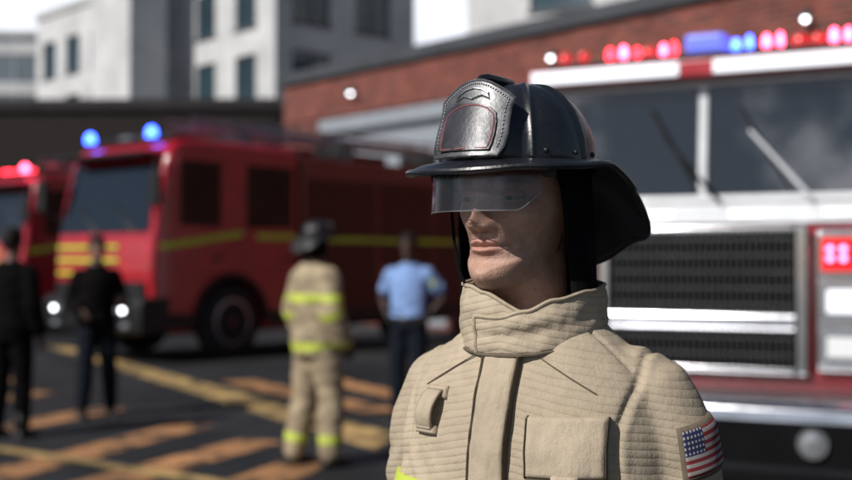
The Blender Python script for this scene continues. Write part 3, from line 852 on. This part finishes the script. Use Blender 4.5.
# ================================================================== VEHICLES
def arch_profile(y0, y1, zb, wc, wr, top, wz=.53):
    p = [(y0, zb)]+top+[(y1, zb)]
    n = 14
    for i in range(n+1):
        a = PI*i/n; p.append((wc+wr*math.cos(a), max(zb, wz+wr*math.sin(a)) if 0 < i < n else zb))
    return p
def wheel(root, x, y, r, s):
    bm = nb(); w = .30
    lathe(bm, [(-w/2, r*.60), (-w/2, r*.9), (-w/2+.03, r*.985), (-w/4, r), (w/4, r), (w/2-.03, r*.985), (w/2, r*.9), (w/2, r*.60)], (x, y, r), 40)
    o = obj('wheel', bm, M['tyre'], root, angle=50)
    bm = nb()
    lathe(bm, [(s*.02, .02), (s*.02, r*.60), (s*.15, r*.62), (s*.155, r*.56), (s*.07, r*.50), (s*.06, r*.30), (s*.13, r*.24), (s*.14, r*.12), (s*.13, .01)], (x, y, r), 32)
    for i in range(10):
        a = 2*PI*i/10; ball(bm, (x+s*.085, y+r*.4*math.cos(a), r+r*.4*math.sin(a)), .022, u=8, v=6)
    obj('rim', bm, M['alu'], o, angle=40)
    bm = nb(); lathe(bm, [(s*.158, .01), (s*.158, .05), (s*.135, .055), (s*.13, .01)], (x, y, r), 16); obj('hub_cap', bm, M['darkred'], o)
def euro_engine(label, loc, rotz):
    t = thing('fire_engine', label, 'fire engine', loc, rotz, 'red fire engines parked at the left')
    W = 1.25; ZT = 3.40; WR = .58
    bm = nb()
    prism(bm, arch_profile(0, 2.95, .42, 1.5, .71, [(-.02,.9),(-.05,1.3),(-.04,1.65),(.0,1.92),(.10,2.50),(.24,3.05),(.33,3.24),(.48,3.36),(.70,ZT),(2.95,ZT)], WR), -W, W)
    obj('cab', bm, M['red'], t, bevel=.10, seg=4)
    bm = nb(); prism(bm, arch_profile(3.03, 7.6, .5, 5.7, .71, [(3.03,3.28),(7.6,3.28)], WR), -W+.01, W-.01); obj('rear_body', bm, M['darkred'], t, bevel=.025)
    bm = nb(); bx(bm, -.9, .9, .4, 7.4, .40, .85); obj('chassis', bm, M['black'], t)
    def rk(z): return .0+(z-1.92)*.24/1.13
    bm = nb(); quadslab(bm, [(-1.14, rk(1.97)-.010, 1.97), (1.14, rk(1.97)-.010, 1.97), (1.08, rk(3.02)-.010, 3.02), (-1.08, rk(3.02)-.010, 3.02)], (0, -.03, .004)); obj('windscreen', bm, M['glass'], t, bevel=.01)
    for pts in ([(-.1, rk(1.98)-.07, 1.96), (-.75, rk(2.4)-.07, 2.4)], [(.85, rk(1.98)-.07, 1.96), (.2, rk(2.4)-.07, 2.4)]):
        bm = nb(); tube(bm, pts, .012, 6); obj('wiper', bm, M['black'], t)
    bm = nb(); bx(bm, -1.12, 1.12, -.14, .30, 3.11, 3.17); obj('sun_visor', bm, M['black'], t, bevel=.02)
    bm = nb(); bx(bm, -1.12, 1.12, -.10, -.02, 1.00, 1.22)
    obj('grille', bm, M['black'], t, bevel=.01)
    for z in (1.32, 1.52, 1.72):
        bm = nb(); bx(bm, -1.14, .45, -.066, -.02, z, z+.050); obj('front_stripe', bm, M['hiviz'], t)
    bm = nb(); prism(bm, [(-.22,.45), (-.25,.55), (-.25,.92), (-.18,1.0), (.3,1.0), (.3,.42)], -W-.02, W+.02); obj('bumper', bm, M['black'], t, bevel=.05, seg=3)
    for s in (-1, 1):
        bm = nb(); bx(bm, s*.82-.17, s*.82+.17, -.285, -.24, .70, .90); hb = obj('headlight', bm, M['black'], t, bevel=.015)
        for q, mm in ((-.07, 'white_l'), (.08, 'lens')):
            bm = nb(); rr_ = .032 if mm == 'white_l' else .062; lathe(bm, [(-.02, rr_*.95), (0, rr_), (.02, rr_*.95)], (s*(.82-q), -.29, .80), 18, 'y'); obj('lamp', bm, M[mm], hb)
        bm = nb(); bx(bm, s*.9-.09, s*.9+.09, -.27, -.24, .53, .62); obj('fog_lamp', bm, M['lens'], t, bevel=.01)
        for y0, y1, yw0, yw1 in ((.40, 1.32, .46, 1.26), (1.72, 2.84, 1.78, 2.78)):
            bm = nb(); zlo = 1.34
            x0, x1 = sorted((s*(W+.001), s*(W+.018)))
            bx(bm, x0, x1, y0, y1, zlo, 3.14); d = obj('door', bm, M['red'], t, bevel=.014)
            x0, x1 = sorted((s*(W+.016), s*(W+.026)))
            bm = nb(); bx(bm, x0, x1, yw0, yw1, 2.06, 3.06); obj('side_window', bm, M['sglass'], d, bevel=.006)
            bm = nb(); x0, x1 = sorted((s*(W+.016), s*(W+.05))); bx(bm, x0, x1, y1-.24, y1-.06, 1.55, 1.60); obj('door_handle', bm, M['black'], d, bevel=.008)
        x0 = s*(W+.019)
        for q in ([(.12,1.70),(1.70,1.92),(1.70,2.01),(.12,1.79)], [(2.0,1.88),(2.84,1.88),(2.84,1.97),(2.0,1.97)]):
            bm = nb(); quadslab(bm, [(x0, y, z) for y, z in q], (s*.007, 0, 0)); obj('side_stripe', bm, M['hiviz'], t)
        for y0, y1, z0 in ((3.15, 4.85, .75), (4.98, 6.42, 1.45), (6.55, 7.5, .75)):
            bm = nb(); n = int((2.95-z0)/.075)
            xa, xb = sorted((s*(W-.008), s*(W+.012)))
            for i in range(n):
                bx(bm, xa, xb, y0, y1, z0+i*.075+.004, z0+(i+1)*.075-.006)
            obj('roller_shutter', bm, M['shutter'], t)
        x0, x1 = sorted((s*(W+.013), s*(W+.02)))
        bm = nb(); bx(bm, x0, x1, 3.6, 7.55, 1.86, 1.94); obj('body_stripe', bm, M['hiviz'], t)
        bm = nb(); tube(bm, [(s*1.20, .16, 3.0), (s*1.45, -.12, 2.98), (s*1.47, -.14, 2.85)], .022, 8); tube(bm, [(s*1.47, -.14, 2.85), (s*1.47, -.14, 2.3), (s*1.22, .08, 2.2)], .02, 8)
        mi = obj('mirror_arm', bm, M['black'], t)
        bm = nb(); bx(bm, s*1.47-.11, s*1.47+.11, -.20, -.09, 2.32, 2.82); obj('mirror', bm, M['black'], mi, bevel=.03)
        for y in (1.5, 5.7):
            wheel(t, s*(W-.13), y, WR, s)
            bm = nb(); n = 18; rr = []
            for i in range(n+1):
                a = PI*i/n; yy, zz = math.cos(a), math.sin(a)
                rr.append([Vector((s*(W+dx), y+yy*r, WR+zz*r)) for dx, r in ((-.05, .69), (.04, .69), (.04, .76), (-.05, .76))])
            loft(bm, rr); obj('wheel_arch', bm, M['black'], t, angle=50)
        for y0, y1 in ((.10, .72), (2.29, 2.88), (3.06, 4.90), (6.50, 7.58)):
            bm = nb(); xa, xb = sorted((s*(W+.001), s*(W+.015))); bx(bm, xa, xb, y0, y1, .50, .74); obj('lower_skirt', bm, M['black'], t, bevel=.01)
    bm = nb(); bx(bm, -1.15, 1.15, .45, .90, ZT-.03, ZT+.05); lb = obj('light_bar', bm, M['black'], t, bevel=.015)
    for x in (-1.10, .52):
        bm = nb(); lathe(bm, [(0, .08), (.09, .075), (.14, .055), (.16, .02)], (x, .50, ZT+.05), 20, 'z'); obj('beacon', bm, M['blue_l'], lb)
    for s in (-1, 1):
        bm = nb(); bx(bm, s*.3-.20, s*.3+.12, .62, .86, ZT+.05, ZT+.12); obj('light_lens', bm, M['lens'], lb, bevel=.02)
    bm = nb()
    for s in (-1, 1):
        tube(bm, [(s*.30+.35, 1.2, 3.66), (s*.30+.35, 7.7, 3.66)], .035, 8); tube(bm, [(s*.30+.35, 1.2, 3.80), (s*.30+.35, 7.7, 3.80)], .025, 8)
    for i in range(22):
        y = 1.3+i*.3; tube(bm, [(.05, y, 3.66), (.65, y, 3.66)], .018, 6)
        for s in (-1, 1): tube(bm, [(s*.30+.35, y, 3.66), (s*.30+.35, y+.15, 3.80)], .012, 5)
    obj('ladder', bm, M['alu'], t)
    for y, zz in ((2.2, ZT-.02), (4.6, 3.26), (7.0, 3.26)):
        bm = nb(); bx(bm, -.1, .85, y, y+.08, zz, 3.62); obj('ladder_gantry', bm, M['black'], t, bevel=.01)
    bm = nb(); bx(bm, -1.1, -.25, 3.4, 6.8, 3.27, 3.62); obj('roof_locker', bm, M['darkred'], t, bevel=.03)
    return t
e1 = euro_engine('red fire engine with lit blue beacons and yellow stripes, nearest at the left', (-4.96, 18.2, 0), R(-40))
def copy_tree(o, parent=None):
    c = o.copy(); COL.objects.link(c); c.parent = parent
    for ch in [q for q in o.children]: copy_tree(ch, c)
    return c
e2 = copy_tree(e1)
e2['label'] = 'red fire engine cut off by the left edge, red lights on its roof'
e2.location = (-9.30, 25.2, 0); e2.rotation_euler = (0, 0, R(-36))
def swap_beacons(o):
    for c in o.children:
        if c.name.startswith('beacon'): c.data = c.data.copy(); c.data.materials[0] = M['pink_l']
        if c.name.startswith('light_lens'): c.data = c.data.copy(); c.data.materials[0] = M['red_l']
        swap_beacons(c)
swap_beacons(e2)

# ---------------- big pumper at the right
t = thing('fire_truck', 'big red fire truck with chrome grille and split windshield facing the camera', 'fire truck', (1.87, 8.0, 0), R(-27))
W = 1.25
bm = nb(); prism(bm, arch_profile(0, 3.3, .50, 1.75, .64, [(-.0,1.74),(.02,1.92),(.10,2.76),(.16,2.84),(.28,2.90),(3.3,2.90)]), -W, W); obj('cab', bm, M['red'], t, bevel=.04, seg=3)
bm = nb(); prism(bm, arch_profile(3.4, 8.2, .55, 6.2, .64, [(3.4,2.8),(8.2,2.8)]), -W, W); obj('rear_body', bm, M['red'], t, bevel=.03)
bm = nb(); bx(bm, -.85, .85, .3, 8.0, .45, .85); obj('chassis', bm, M['black'], t)
def rk(z): return .02+(z-1.92)*.08/.84
def rslab(bm, x0, x1, z0, z1, d0, d1):
    quadslab(bm, [(x0, rk(z0)-d0, z0), (x1, rk(z0)-d0, z0), (x1, rk(z1)-d0, z1), (x0, rk(z1)-d0, z1)], (0, -(d1-d0), 0))
bm = nb()
for x0, x1 in ((-1.20, -1.12), (-.030, .030), (1.12, 1.20)): rslab(bm, x0, x1, 1.955, 2.705, .004, .040)
rslab(bm, -1.20, 1.20, 2.705, 2.745, .004, .043); rslab(bm, -1.20, 1.20, 1.905, 1.955, .004, .043)
obj('windshield_frame', bm, M['white'], t, bevel=.008)
for s in (-1, 1):
    bm = nb(); a, b = sorted((s*.030, s*1.12)); rslab(bm, a+.001, b-.001, 1.956, 2.704, .004, .016); obj('windshield', bm, M['glass'], t)
    wm = M['white'] if s > 0 else M['black']
    bm = nb(); tube(bm, [(s*.30+.42, rk(1.93)-.07, 1.92), (s*.30+.02, rk(2.45)-.065, 2.38)], [.016, .010], 6); obj('wiper', bm, wm, t)
    bm = nb(); tube(bm, [(s*.30+.28, rk(2.1)-.05, 1.98), (s*.30-.06, rk(2.5)-.05, 2.56)], .012, 6); obj('wiper_blade', bm, M['black'], t)
bm = nb(); quadslab(bm, [(-1.22, -.004, 1.76), (1.22, -.004, 1.76), (1.22, .012, 1.897), (-1.22, .012, 1.897)], (0, -.03, 0)); obj('cowl_panel', bm, M['white'], t, bevel=.012)
for x in (-.9, -.3, .3, .9):
    bm = nb(); quadslab(bm, [(x-.11, -.033, 1.80), (x+.11, -.033, 1.80), (x+.11, -.022, 1.85), (x-.11, -.022, 1.85)], (0, -.006, 0)); obj('cowl_vent', bm, M['alu'], t, bevel=.004)
bm = nb(); bx(bm, -1.22, 1.22, -.035, -.004, .665, .772); obj('lower_panel', bm, M['darkred'], t, bevel=.01)
bm = nb(); bx(bm, -1.23, 1.23, -.09, .14, 2.752, 2.875); obj('brow', bm, M['red'], t, bevel=.02)
for a, b in ((-1.2, -.13), (.10, 1.2)):
    bm = nb(); bx(bm, a, b, -.115, -.092, 2.765, 2.860); obj('light_strip', bm, M['strip_l'], t, bevel=.01)
bm = nb(); bx(bm, -1.15, 1.15, .06, .40, 2.905, 2.945); lb = obj('light_bar', bm, M['black'], t, bevel=.015)
for x, c, r, dz in ((-1.04,'red_d',.05,0),(-.90,'red_d',.04,0),(-.70,'red_l',.026,.01),(-.60,'pink_l',.026,.02),(-.50,'red_l',.018,.0),(-.42,'red_d',.05,0),(-.31,'pink_l',.022,.01),(-.235,'red_l',.020,.02),
                (.195,'blue_l',.032,.0),(.285,'blue_l',.022,.02),(.40,'pink_l',.026,.015),(.49,'pink_l',.020,.02),(.62,'red_d',.055,0),(.73,'red_d',.045,0),(.835,'pink_l',.026,.02),(.925,'pink_l',.024,.015),(1.06,'red_d',.05,0)):
    bm = nb(); hh = .085+dz
    lathe(bm, [(0, r), (hh*.6, r*.97), (hh*.9, r*.7), (hh, .006)], (x, .17, 2.945), 18, 'z')
    obj('light_lens', bm, M[c], lb)
bm = nb(); bx(bm, -.14, .13, .08, .30, 2.948, 3.075); obj('light_lens', bm, M['paleblue_l'], lb, bevel=.025)
bm = nb(); bx(bm, -.63, .63, -.05, -.002, .80, 1.73)
obj('grille_back', bm, M['blackfab'], t)
bm = nb()
for i in range(30):
    x = -.60+1.2*i/29; bx(bm, x-.0075, x+.0075, -.085, -.052, .83, 1.70)
obj('grille_slats', bm, M['black'], t)
bm = nb()
for i in range(8):
    z = .90+.76*i/7; bx(bm, -.60, .60, -.080, -.0525, z-.003, z+.003)
obj('grille_bars', bm, M['alu'], t)
bm = nb(); bx(bm, -.70, -.625, -.11, -.003, .775, 1.745); bx(bm, .625, .70, -.11, -.003, .775, 1.745); bx(bm, -.624, .624, -.11, -.051, 1.70, 1.745); bx(bm, -.624, .624, -.11, -.051, .775, .82); obj('grille_frame', bm, M['chrome'], t, bevel=.015)
bm = nb(); prism(bm, [(-.086,1.05),(-.115,1.06),(-.132,1.09),(-.132,1.14),(-.115,1.17),(-.086,1.18)], -.624, .624); obj('grille_band', bm, M['chrome'], t, bevel=.004)
for s in (-1, 1):
    a, b = sorted((s*.745, s*1.12)); x = (a+b)/2
    bm = nb(); bx(bm, a, b, -.09, -.003, .80, 1.72); hc = obj('headlight_housing', bm, M['chrome'], t, bevel=.025)
    for z0, z1, mm, nm in ((1.44, 1.67, 'red_d', 'warning_lamp'), (1.14, 1.38, 'lens', 'headlight'), (.86, 1.07, 'lens', 'headlight')):
        bm = nb(); bx(bm, a+.012, b-.012, -.118, -.089, z0-.02, z1+.02); obj('lamp_bezel', bm, M['chrome'], hc, bevel=.012)
        bm = nb(); bx(bm, a+.04, b-.04, -.128, -.119, z0+.005, z1-.005)
        obj(nm, bm, M[mm], hc, bevel=.004)
    for q in (-.09, -.01):
        for z in (1.53, 1.59):
            bm = nb(); lathe(bm, [(-.014, .012), (-.006, .021), (.004, .022)], (x+q, -.133, z), 14, 'y'); obj('lamp', bm, M['pink_l'], hc)
    for z0, z1, mm in ((1.18, 1.33, 'softwhite_l'), (.90, 1.03, 'dimwhite_l')):
        bm = nb(); bx(bm, x-.11, x+.09, -.150, -.1285, z0, z1); obj('lamp_reflector', bm, M[mm] if s > 0 else M['lens'], hc, bevel=.055, seg=4)
    for y0, y1, z0 in ((.25, 1.05, .75), (2.45, 3.2, .75)):
        xa, xb = sorted((s*(W+.001), s*(W+.02))); bm = nb(); bx(bm, xa, xb, y0, y1, z0, 2.75); d = obj('door', bm, M['red'], t, bevel=.012)
        xa, xb = sorted((s*(W+.018), s*(W+.026))); bm = nb(); bx(bm, xa, xb, y0+.1, y1-.1, 1.9, 2.62); obj('side_window', bm, M['sglass'], d, bevel=.006)
        xa, xb = sorted((s*(W+.018), s*(W+.05))); bm = nb(); bx(bm, xa, xb, y1-.22, y1-.06, 1.5, 1.55); obj('door_handle', bm, M['chrome'], d, bevel=.006)
    bm = nb(); tube(bm, [(s*1.22, .2, 2.5), (s*1.5, .0, 2.52), (s*1.52, -.02, 2.4)], .02, 8); ma = obj('mirror_arm', bm, M['chrome'], t)
    bm = nb(); bx(bm, s*1.52-.1, s*1.52+.1, -.07, .03, 1.98, 2.42); obj('mirror', bm, M['chrome'], ma, bevel=.03)
    bm = nb(); xa, xb = sorted((s*(W+.001), s*(W+.012)))
    bx(bm, xa, xb, 3.5, 8.1, 1.2, 1.4); obj('body_stripe', bm, M['white'], t)
    for y0, y1 in ((3.55, 5.3), (7.05, 8.05)):
        bm = nb()
        for i in range(24): bx(bm, xa, xb, y0, y1, 1.45+i*.05, 1.45+i*.05+.042)
        obj('roller_shutter', bm, M['alu'], t)
    for y in (1.75, 6.2): wheel(t, s*(W-.15), y, .53, s)
bm = nb(); prism(bm, [(-.60,.22), (-.645,.26), (-.66,.32), (-.66,.56), (-.645,.62), (-.60,.655), (-.002,.655), (-.002,.22)], -1.27, 1.27); bp = obj('bumper', bm, M['chrome'], t, bevel=.015)
bm = nb(); bx(bm, -1.2, 1.2, -.57, -.036, .658, .664); obj('bumper_deck', bm, M['alu'], bp)
bm = nb(); bx(bm, -1.22, 1.22, -.676, -.655, .28, .55); obj('bumper_recess', bm, M['blackfab'], bp, bevel=.006)
for s in (-1, 1):
    bm = nb(); lathe(bm, [(-.04, .03), (-.035, .06), (0, .068), (.02, .07)], (s*.82, -.70, .43), 20, 'y'); obj('fog_lamp', bm, M['lens'], bp)
    bm = nb(); lathe(bm, [(-.02, .090), (.01, .095), (.02, .075), (-.01, .072)], (s*.82, -.69, .43), 24, 'y'); obj('fog_lamp_ring', bm, M['chrome'], bp)
bm = nb(); bx(bm, -1.1, 1.1, -.5, 0, .13, .215); obj('lower_apron', bm, M['black'], bp, bevel=.01)

# ================================================================== BUILDINGS
def wall_face(bm, mp, u0, u1, v0, v1, ops, dep=.22):
    us = sorted({u0, u1, *[o[0] for o in ops], *[o[1] for o in ops]}); vs = sorted({v0, v1, *[o[2] for o in ops], *[o[3] for o in ops]})
    for a, b in zip(us, us[1:]):
        for c, d in zip(vs, vs[1:]):
            mu, mv = (a+b)/2, (c+d)/2
            if any(o[0] < mu < o[1] and o[2] < mv < o[3] for o in ops): continue
            bm.faces.new([bm.verts.new(mp(*p)) for p in ((a, c, 0), (b, c, 0), (b, d, 0), (a, d, 0))])
    for a, b, c, d in ops:
        q = [(a, c), (b, c), (b, d), (a, d)]
        for i in range(4):
            p, r = q[i], q[(i+1) % 4]
            bm.faces.new([bm.verts.new(mp(*w)) for w in ((*p, 0), (*r, 0), (*r, dep), (*p, dep))])
def box_map(bm, mp, a, b, c, d, e, f):
    vs = {}
    for i, u in enumerate((a, b)):
        for j, v in enumerate((c, d)):
            for l, w in enumerate((e, f)): vs[i, j, l] = bm.verts.new(mp(u, v, w))
    for q in (((0,0,0),(0,1,0),(1,1,0),(1,0,0)), ((0,0,1),(1,0,1),(1,1,1),(0,1,1)), ((0,0,0),(1,0,0),(1,0,1),(0,0,1)), ((0,1,0),(0,1,1),(1,1,1),(1,1,0)), ((0,0,0),(0,0,1),(0,1,1),(0,1,0)), ((1,0,0),(1,1,0),(1,1,1),(1,0,1))):
        bm.faces.new([vs[w] for w in q])
def windows(root, mp, ops, fm, gm, mull=1, sill=True):
    for a, b, c, d in ops:
        bm = nb(); w = .09
        box_map(bm, mp, a+.002, b-.002, d-w, d-.002, .10, .18); box_map(bm, mp, a+.002, b-.002, c+.002, c+w, .10, .18)
        box_map(bm, mp, a+.002, a+w, c+w, d-w, .10, .18); box_map(bm, mp, b-w, b-.002, c+w, d-w, .10, .18)
        for i in range(mull):
            x = a+(b-a)*(i+1)/(mull+1); box_map(bm, mp, x-.035, x+.035, c+w, d-w, .11, .175)
        if sill: box_map(bm, mp, a-.08, b+.08, c-.1, c-.003, -.08, .05)
        o = obj('window', bm, fm, root)
        bm = nb(); box_map(bm, mp, a+w+.001, b-w-.001, c+w+.001, d-w-.001, .14, .155); obj('pane', bm, gm, o)
fr = lambda u, v, w: Vector((u, w, v))
lf = lambda u, v, w: Vector((w, u, v))
def building(name, label, loc, rotz, Wd, D, H, m, fops, lops, cop, copm, fm, win=True, mull=1):
    t = thing(name, label, 'building', loc, rotz)
    bm = nb(); wall_face(bm, fr, 0, Wd, 0, H, fops); wall_face(bm, lf, 0, D, 0, H, lops)
    for q in (((Wd,0,0),(Wd,D,0),(Wd,D,H),(Wd,0,H)), ((0,D,0),(Wd,D,0),(Wd,D,H),(0,D,H)), ((0,0,H),(Wd,0,H),(Wd,D,H),(0,D,H))):
        bm.faces.new([bm.verts.new(p) for p in q])
    for q in (((.4,.4,0),(Wd-.1,.4,0),(Wd-.1,.4,H-.1),(.4,.4,H-.1)), ((.4,.4,0),(.4,D-.1,0),(.4,D-.1,H-.1),(.4,.4,H-.1))):
        bm.faces.new([bm.verts.new(p) for p in q])
    bmesh.ops.remove_doubles(bm, verts=bm.verts[:], dist=.0005)
    obj('wall', bm, m, t, angle=20)
    bm = nb(); bx(bm, -.12, Wd+.12, -.12, D+.12, H+.003, H+cop); obj('coping', bm, copm, t, bevel=.03)
    if win:
        windows(t, fr, fops, fm, M['bglass'], mull); windows(t, lf, lops, fm, M['bglass'], mull)
    return t
ang = math.atan2(-.764, .645)
H1 = 6.15
t = building('brick_building', 'low red brick fire station with a grey coping behind both trucks', (-3.75, 31.2, 0), ang, 27, 10, H1, M['brick'],
             [(1.9, 6.5, .05, 4.75), (18.5, 23.5, .05, 4.4)], [], .32, M['coping'], M['coping'], False)
for a, b, z1 in ((1.9, 6.5, 4.75), (18.5, 23.5, 4.4)):
    bm = nb(); n = 9
    for i in range(n): bx(bm, a+.01, b-.01, .12, .19, .06+(z1-.07)*i/n+.008, .06+(z1-.07)*(i+1)/n-.008)
    obj('garage_door', bm, M['door'], t, bevel=.01)
    bm = nb(); bx(bm, a-.25, b+.25, -.06, -.003, z1+.004, z1+.34); obj('door_lintel', bm, M['door'], t, bevel=.02)
bm = nb(); bx(bm, 0, 27, -.05, -.003, 5.15, 5.25); obj('brick_course', bm, M['brick'], t)
for x, z in ((3.2, 5.65), (9.9, 5.62), (15.6, 5.5), (21, 5.5)):
    bm = nb(); tube(bm, [(x, -.003, z+.1), (x, -.12, z+.14), (x, -.2, z+.08)], .03, 8); w = obj('wall_lamp', bm, M['coping'], t)
    bm = nb(); lathe(bm, [(0, .03), (-.05, .13), (-.10, .14)], (x, -.2, z+.08), 18, 'z'); obj('lamp_shade', bm, M['coping'], w)
    bm = nb(); ball(bm, (x, -.2, z-.03), .045); obj('lamp_bulb', bm, M['white_l'], w)
lo = []
for y in (1.4, 4.6, 8.6, 11.6, 15.0, 17.8, 20.6):
    for z in (5.4, 8.6, 11.8): lo.append((y, y+1.6, z, z+2.0))
fo = [(x, x+2.1, z, z+2.0) for x in (.9, 4.4) for z in (5.4, 8.7, 11.9)]
building('concrete_building', 'tall pale concrete building with dark windows rising behind the left fire engine', (-6.4, 50, 0), R(42.9), 8.0, 23, 15.2, M['concrete'], fo, lo, .4, M['concrete2'], M['coping'])
t = thing('stair_tower', 'blank pale concrete tower block set against the corner of the windowed building', 'building', (-11.6, 54.0, 0), R(42.9))
bm = nb(); bx(bm, -2.2, -.3, 0, 3.6, 0, 17.5); obj('wall', bm, M['concrete'], t, bevel=.03)
bm = nb(); bx(bm, -2.35, -.15, -.15, 3.75, 17.503, 17.8); obj('coping', bm, M['concrete2'], t)
fo = [(x, x+2.4, z, z+1.7) for x in (2.5, 6.5, 10.5, 14.5, 18.5, 22.5) for z in (7.2, 10.4, 13.6)]
building('office_block', 'wide grey office block showing over the brick roofline at the upper right', (1.5, 43, 0), R(-30), 34, 12, 18, M['concrete'], fo, [(2, 4, 10.4, 12.1), (6, 8, 10.4, 12.1)], .5, M['concrete2'], M['coping'])
t = building('shaded_shed', 'long shade-darkened brick shed with a flat roof behind the left fire engines', (-21, 34.6, 0), R(-2), 16.6, 7, 5.9, M['brickshaded'], [(1.5, 5.0, .05, 3.9), (7, 10.5, .05, 3.9), (12, 15.5, .05, 3.9)], [], .35, M['dark'], M['dark'])
t = thing('glass_building', 'distant glass office tower with pale floor bands at the far upper left', 'building', (-52, 96, 0), R(4))
bm = nb(); bx(bm, 0, 20.5, 0, 14, 0, 20.2); obj('wall', bm, M['bglass'], t)
for i in range(6):
    bm = nb(); bx(bm, -.1, 20.6, -.15, -.005, 2.2+i*3.3, 3.2+i*3.3); obj('floor_band', bm, M['concrete'], t)
for i in range(11):
    bm = nb(); bx(bm, i*2.0, i*2.0+.22, -.10, -.006, 0, 20.2); obj('mullion', bm, M['door'], t)
bm = nb(); bx(bm, -.2, 20.7, -.2, 14.2, 20.203, 20.7); obj('coping', bm, M['concrete'], t)

# ================================================================== GROUND
bm = nb()
v = [bm.verts.new(p) for p in ((-400,-400,0),(400,-400,0),(400,400,0),(-400,400,0))]; bm.faces.new(v)
g = obj('ground', bm, M['asphalt']); g['kind'] = 'structure'
def stripe(pts, m, z=.004):
    bm = nb(); bm.faces.new([bm.verts.new((x, y, z)) for x, y in pts]); o = obj('road_marking', bm, m); o['kind'] = 'structure'; return o
stripe([G(45,346), G(66,346), G(396,434), G(376,450)], M['yellow'])
def bar(a, b, w, m, z=.004):
    a, b = Vector(a), Vector(b); d = (b-a).normalized(); n = Vector((-d.y, d.x))*w/2
    stripe([a+n, b+n, b-n, a-n], m, z)
for p, q, w in (((-60, 490), (196, 424), .42), ((40, 500), (262, 440), .42), ((150, 520), (320, 458), .42), ((-60, 440), (112, 408), .42), ((-80, 412), (48, 392), .4), ((-60, 392), (20, 378), .4)):
    bar(G(*p), G(*q), w, M['orange'])
for p, q, w in (((238, 381), (384, 412), .45), ((330, 380), (520, 425), .4), ((130, 352), (210, 352), .3)):
    bar(G(*p), G(*q), w, M['orange'], .008)
bar(G(-60, 440), G(330, 500), .16, M['yellow'], .012)

# ================================================================== LIGHT, SKY, CAMERA
S = Vector((-.76, -.65, 0)).normalized(); el = R(40)
sd = Vector((S.x*math.cos(el), S.y*math.cos(el), math.sin(el)))
w = bpy.data.worlds.new('World'); SC.world = w; w.use_nodes = True; nt = w.node_tree
sky = nt.nodes.new('ShaderNodeTexSky'); sky.sky_type = 'NISHITA'; sky.sun_disc = False
sky.sun_elevation = el; sky.sun_rotation = math.atan2(S.x, S.y); sky.dust_density = .6
gv = tc(nt, 'Generated'); sp = nt.nodes.new('ShaderNodeSeparateXYZ'); nt.links.new(gv, sp.inputs[0])
cl = mth(nt, 'MULTIPLY', ramp(nt, sp.outputs[1], .64, .93), ramp(nt, sp.outputs[2], .38, .22))
cl = mth(nt, 'MULTIPLY', cl, ramp(nt, noi(nt, gv, 3.5, 5), .25, .5))
# bright broken cloud added under the sun, out of view, to reflect in windshields
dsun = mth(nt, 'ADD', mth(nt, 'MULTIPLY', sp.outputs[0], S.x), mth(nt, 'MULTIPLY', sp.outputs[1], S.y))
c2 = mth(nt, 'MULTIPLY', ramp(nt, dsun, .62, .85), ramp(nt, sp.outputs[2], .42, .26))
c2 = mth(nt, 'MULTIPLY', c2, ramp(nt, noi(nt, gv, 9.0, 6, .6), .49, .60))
col = mixc(nt, cl, sky.outputs[0], (23, 24, 26))
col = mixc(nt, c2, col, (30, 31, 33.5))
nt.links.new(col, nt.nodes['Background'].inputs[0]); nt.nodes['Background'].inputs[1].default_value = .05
su = bpy.data.lights.new('sun', 'SUN'); su.energy = 5.0; su.angle = R(.6); su.color = (1, .95, .88)
so = bpy.data.objects.new('sun', su); COL.objects.link(so); so.rotation_euler = sd.to_track_quat('Z', 'Y').to_euler()
cam = bpy.data.cameras.new('camera'); co = bpy.data.objects.new('camera', cam); COL.objects.link(co)
co.location = (0, 0, 1.5); co.rotation_euler = (R(90)+math.atan(23/F), 0, 0)
cam.sensor_width = 36; cam.lens = 36*F/852; cam.clip_end = 1000; cam.clip_start = .05
cam.dof.use_dof = True; cam.dof.focus_distance = 1.43; cam.dof.aperture_fstop = 3.2
SC.camera = co
SC.view_settings.view_transform = 'Standard'; SC.view_settings.look = 'None'; SC.view_settings.exposure = 0
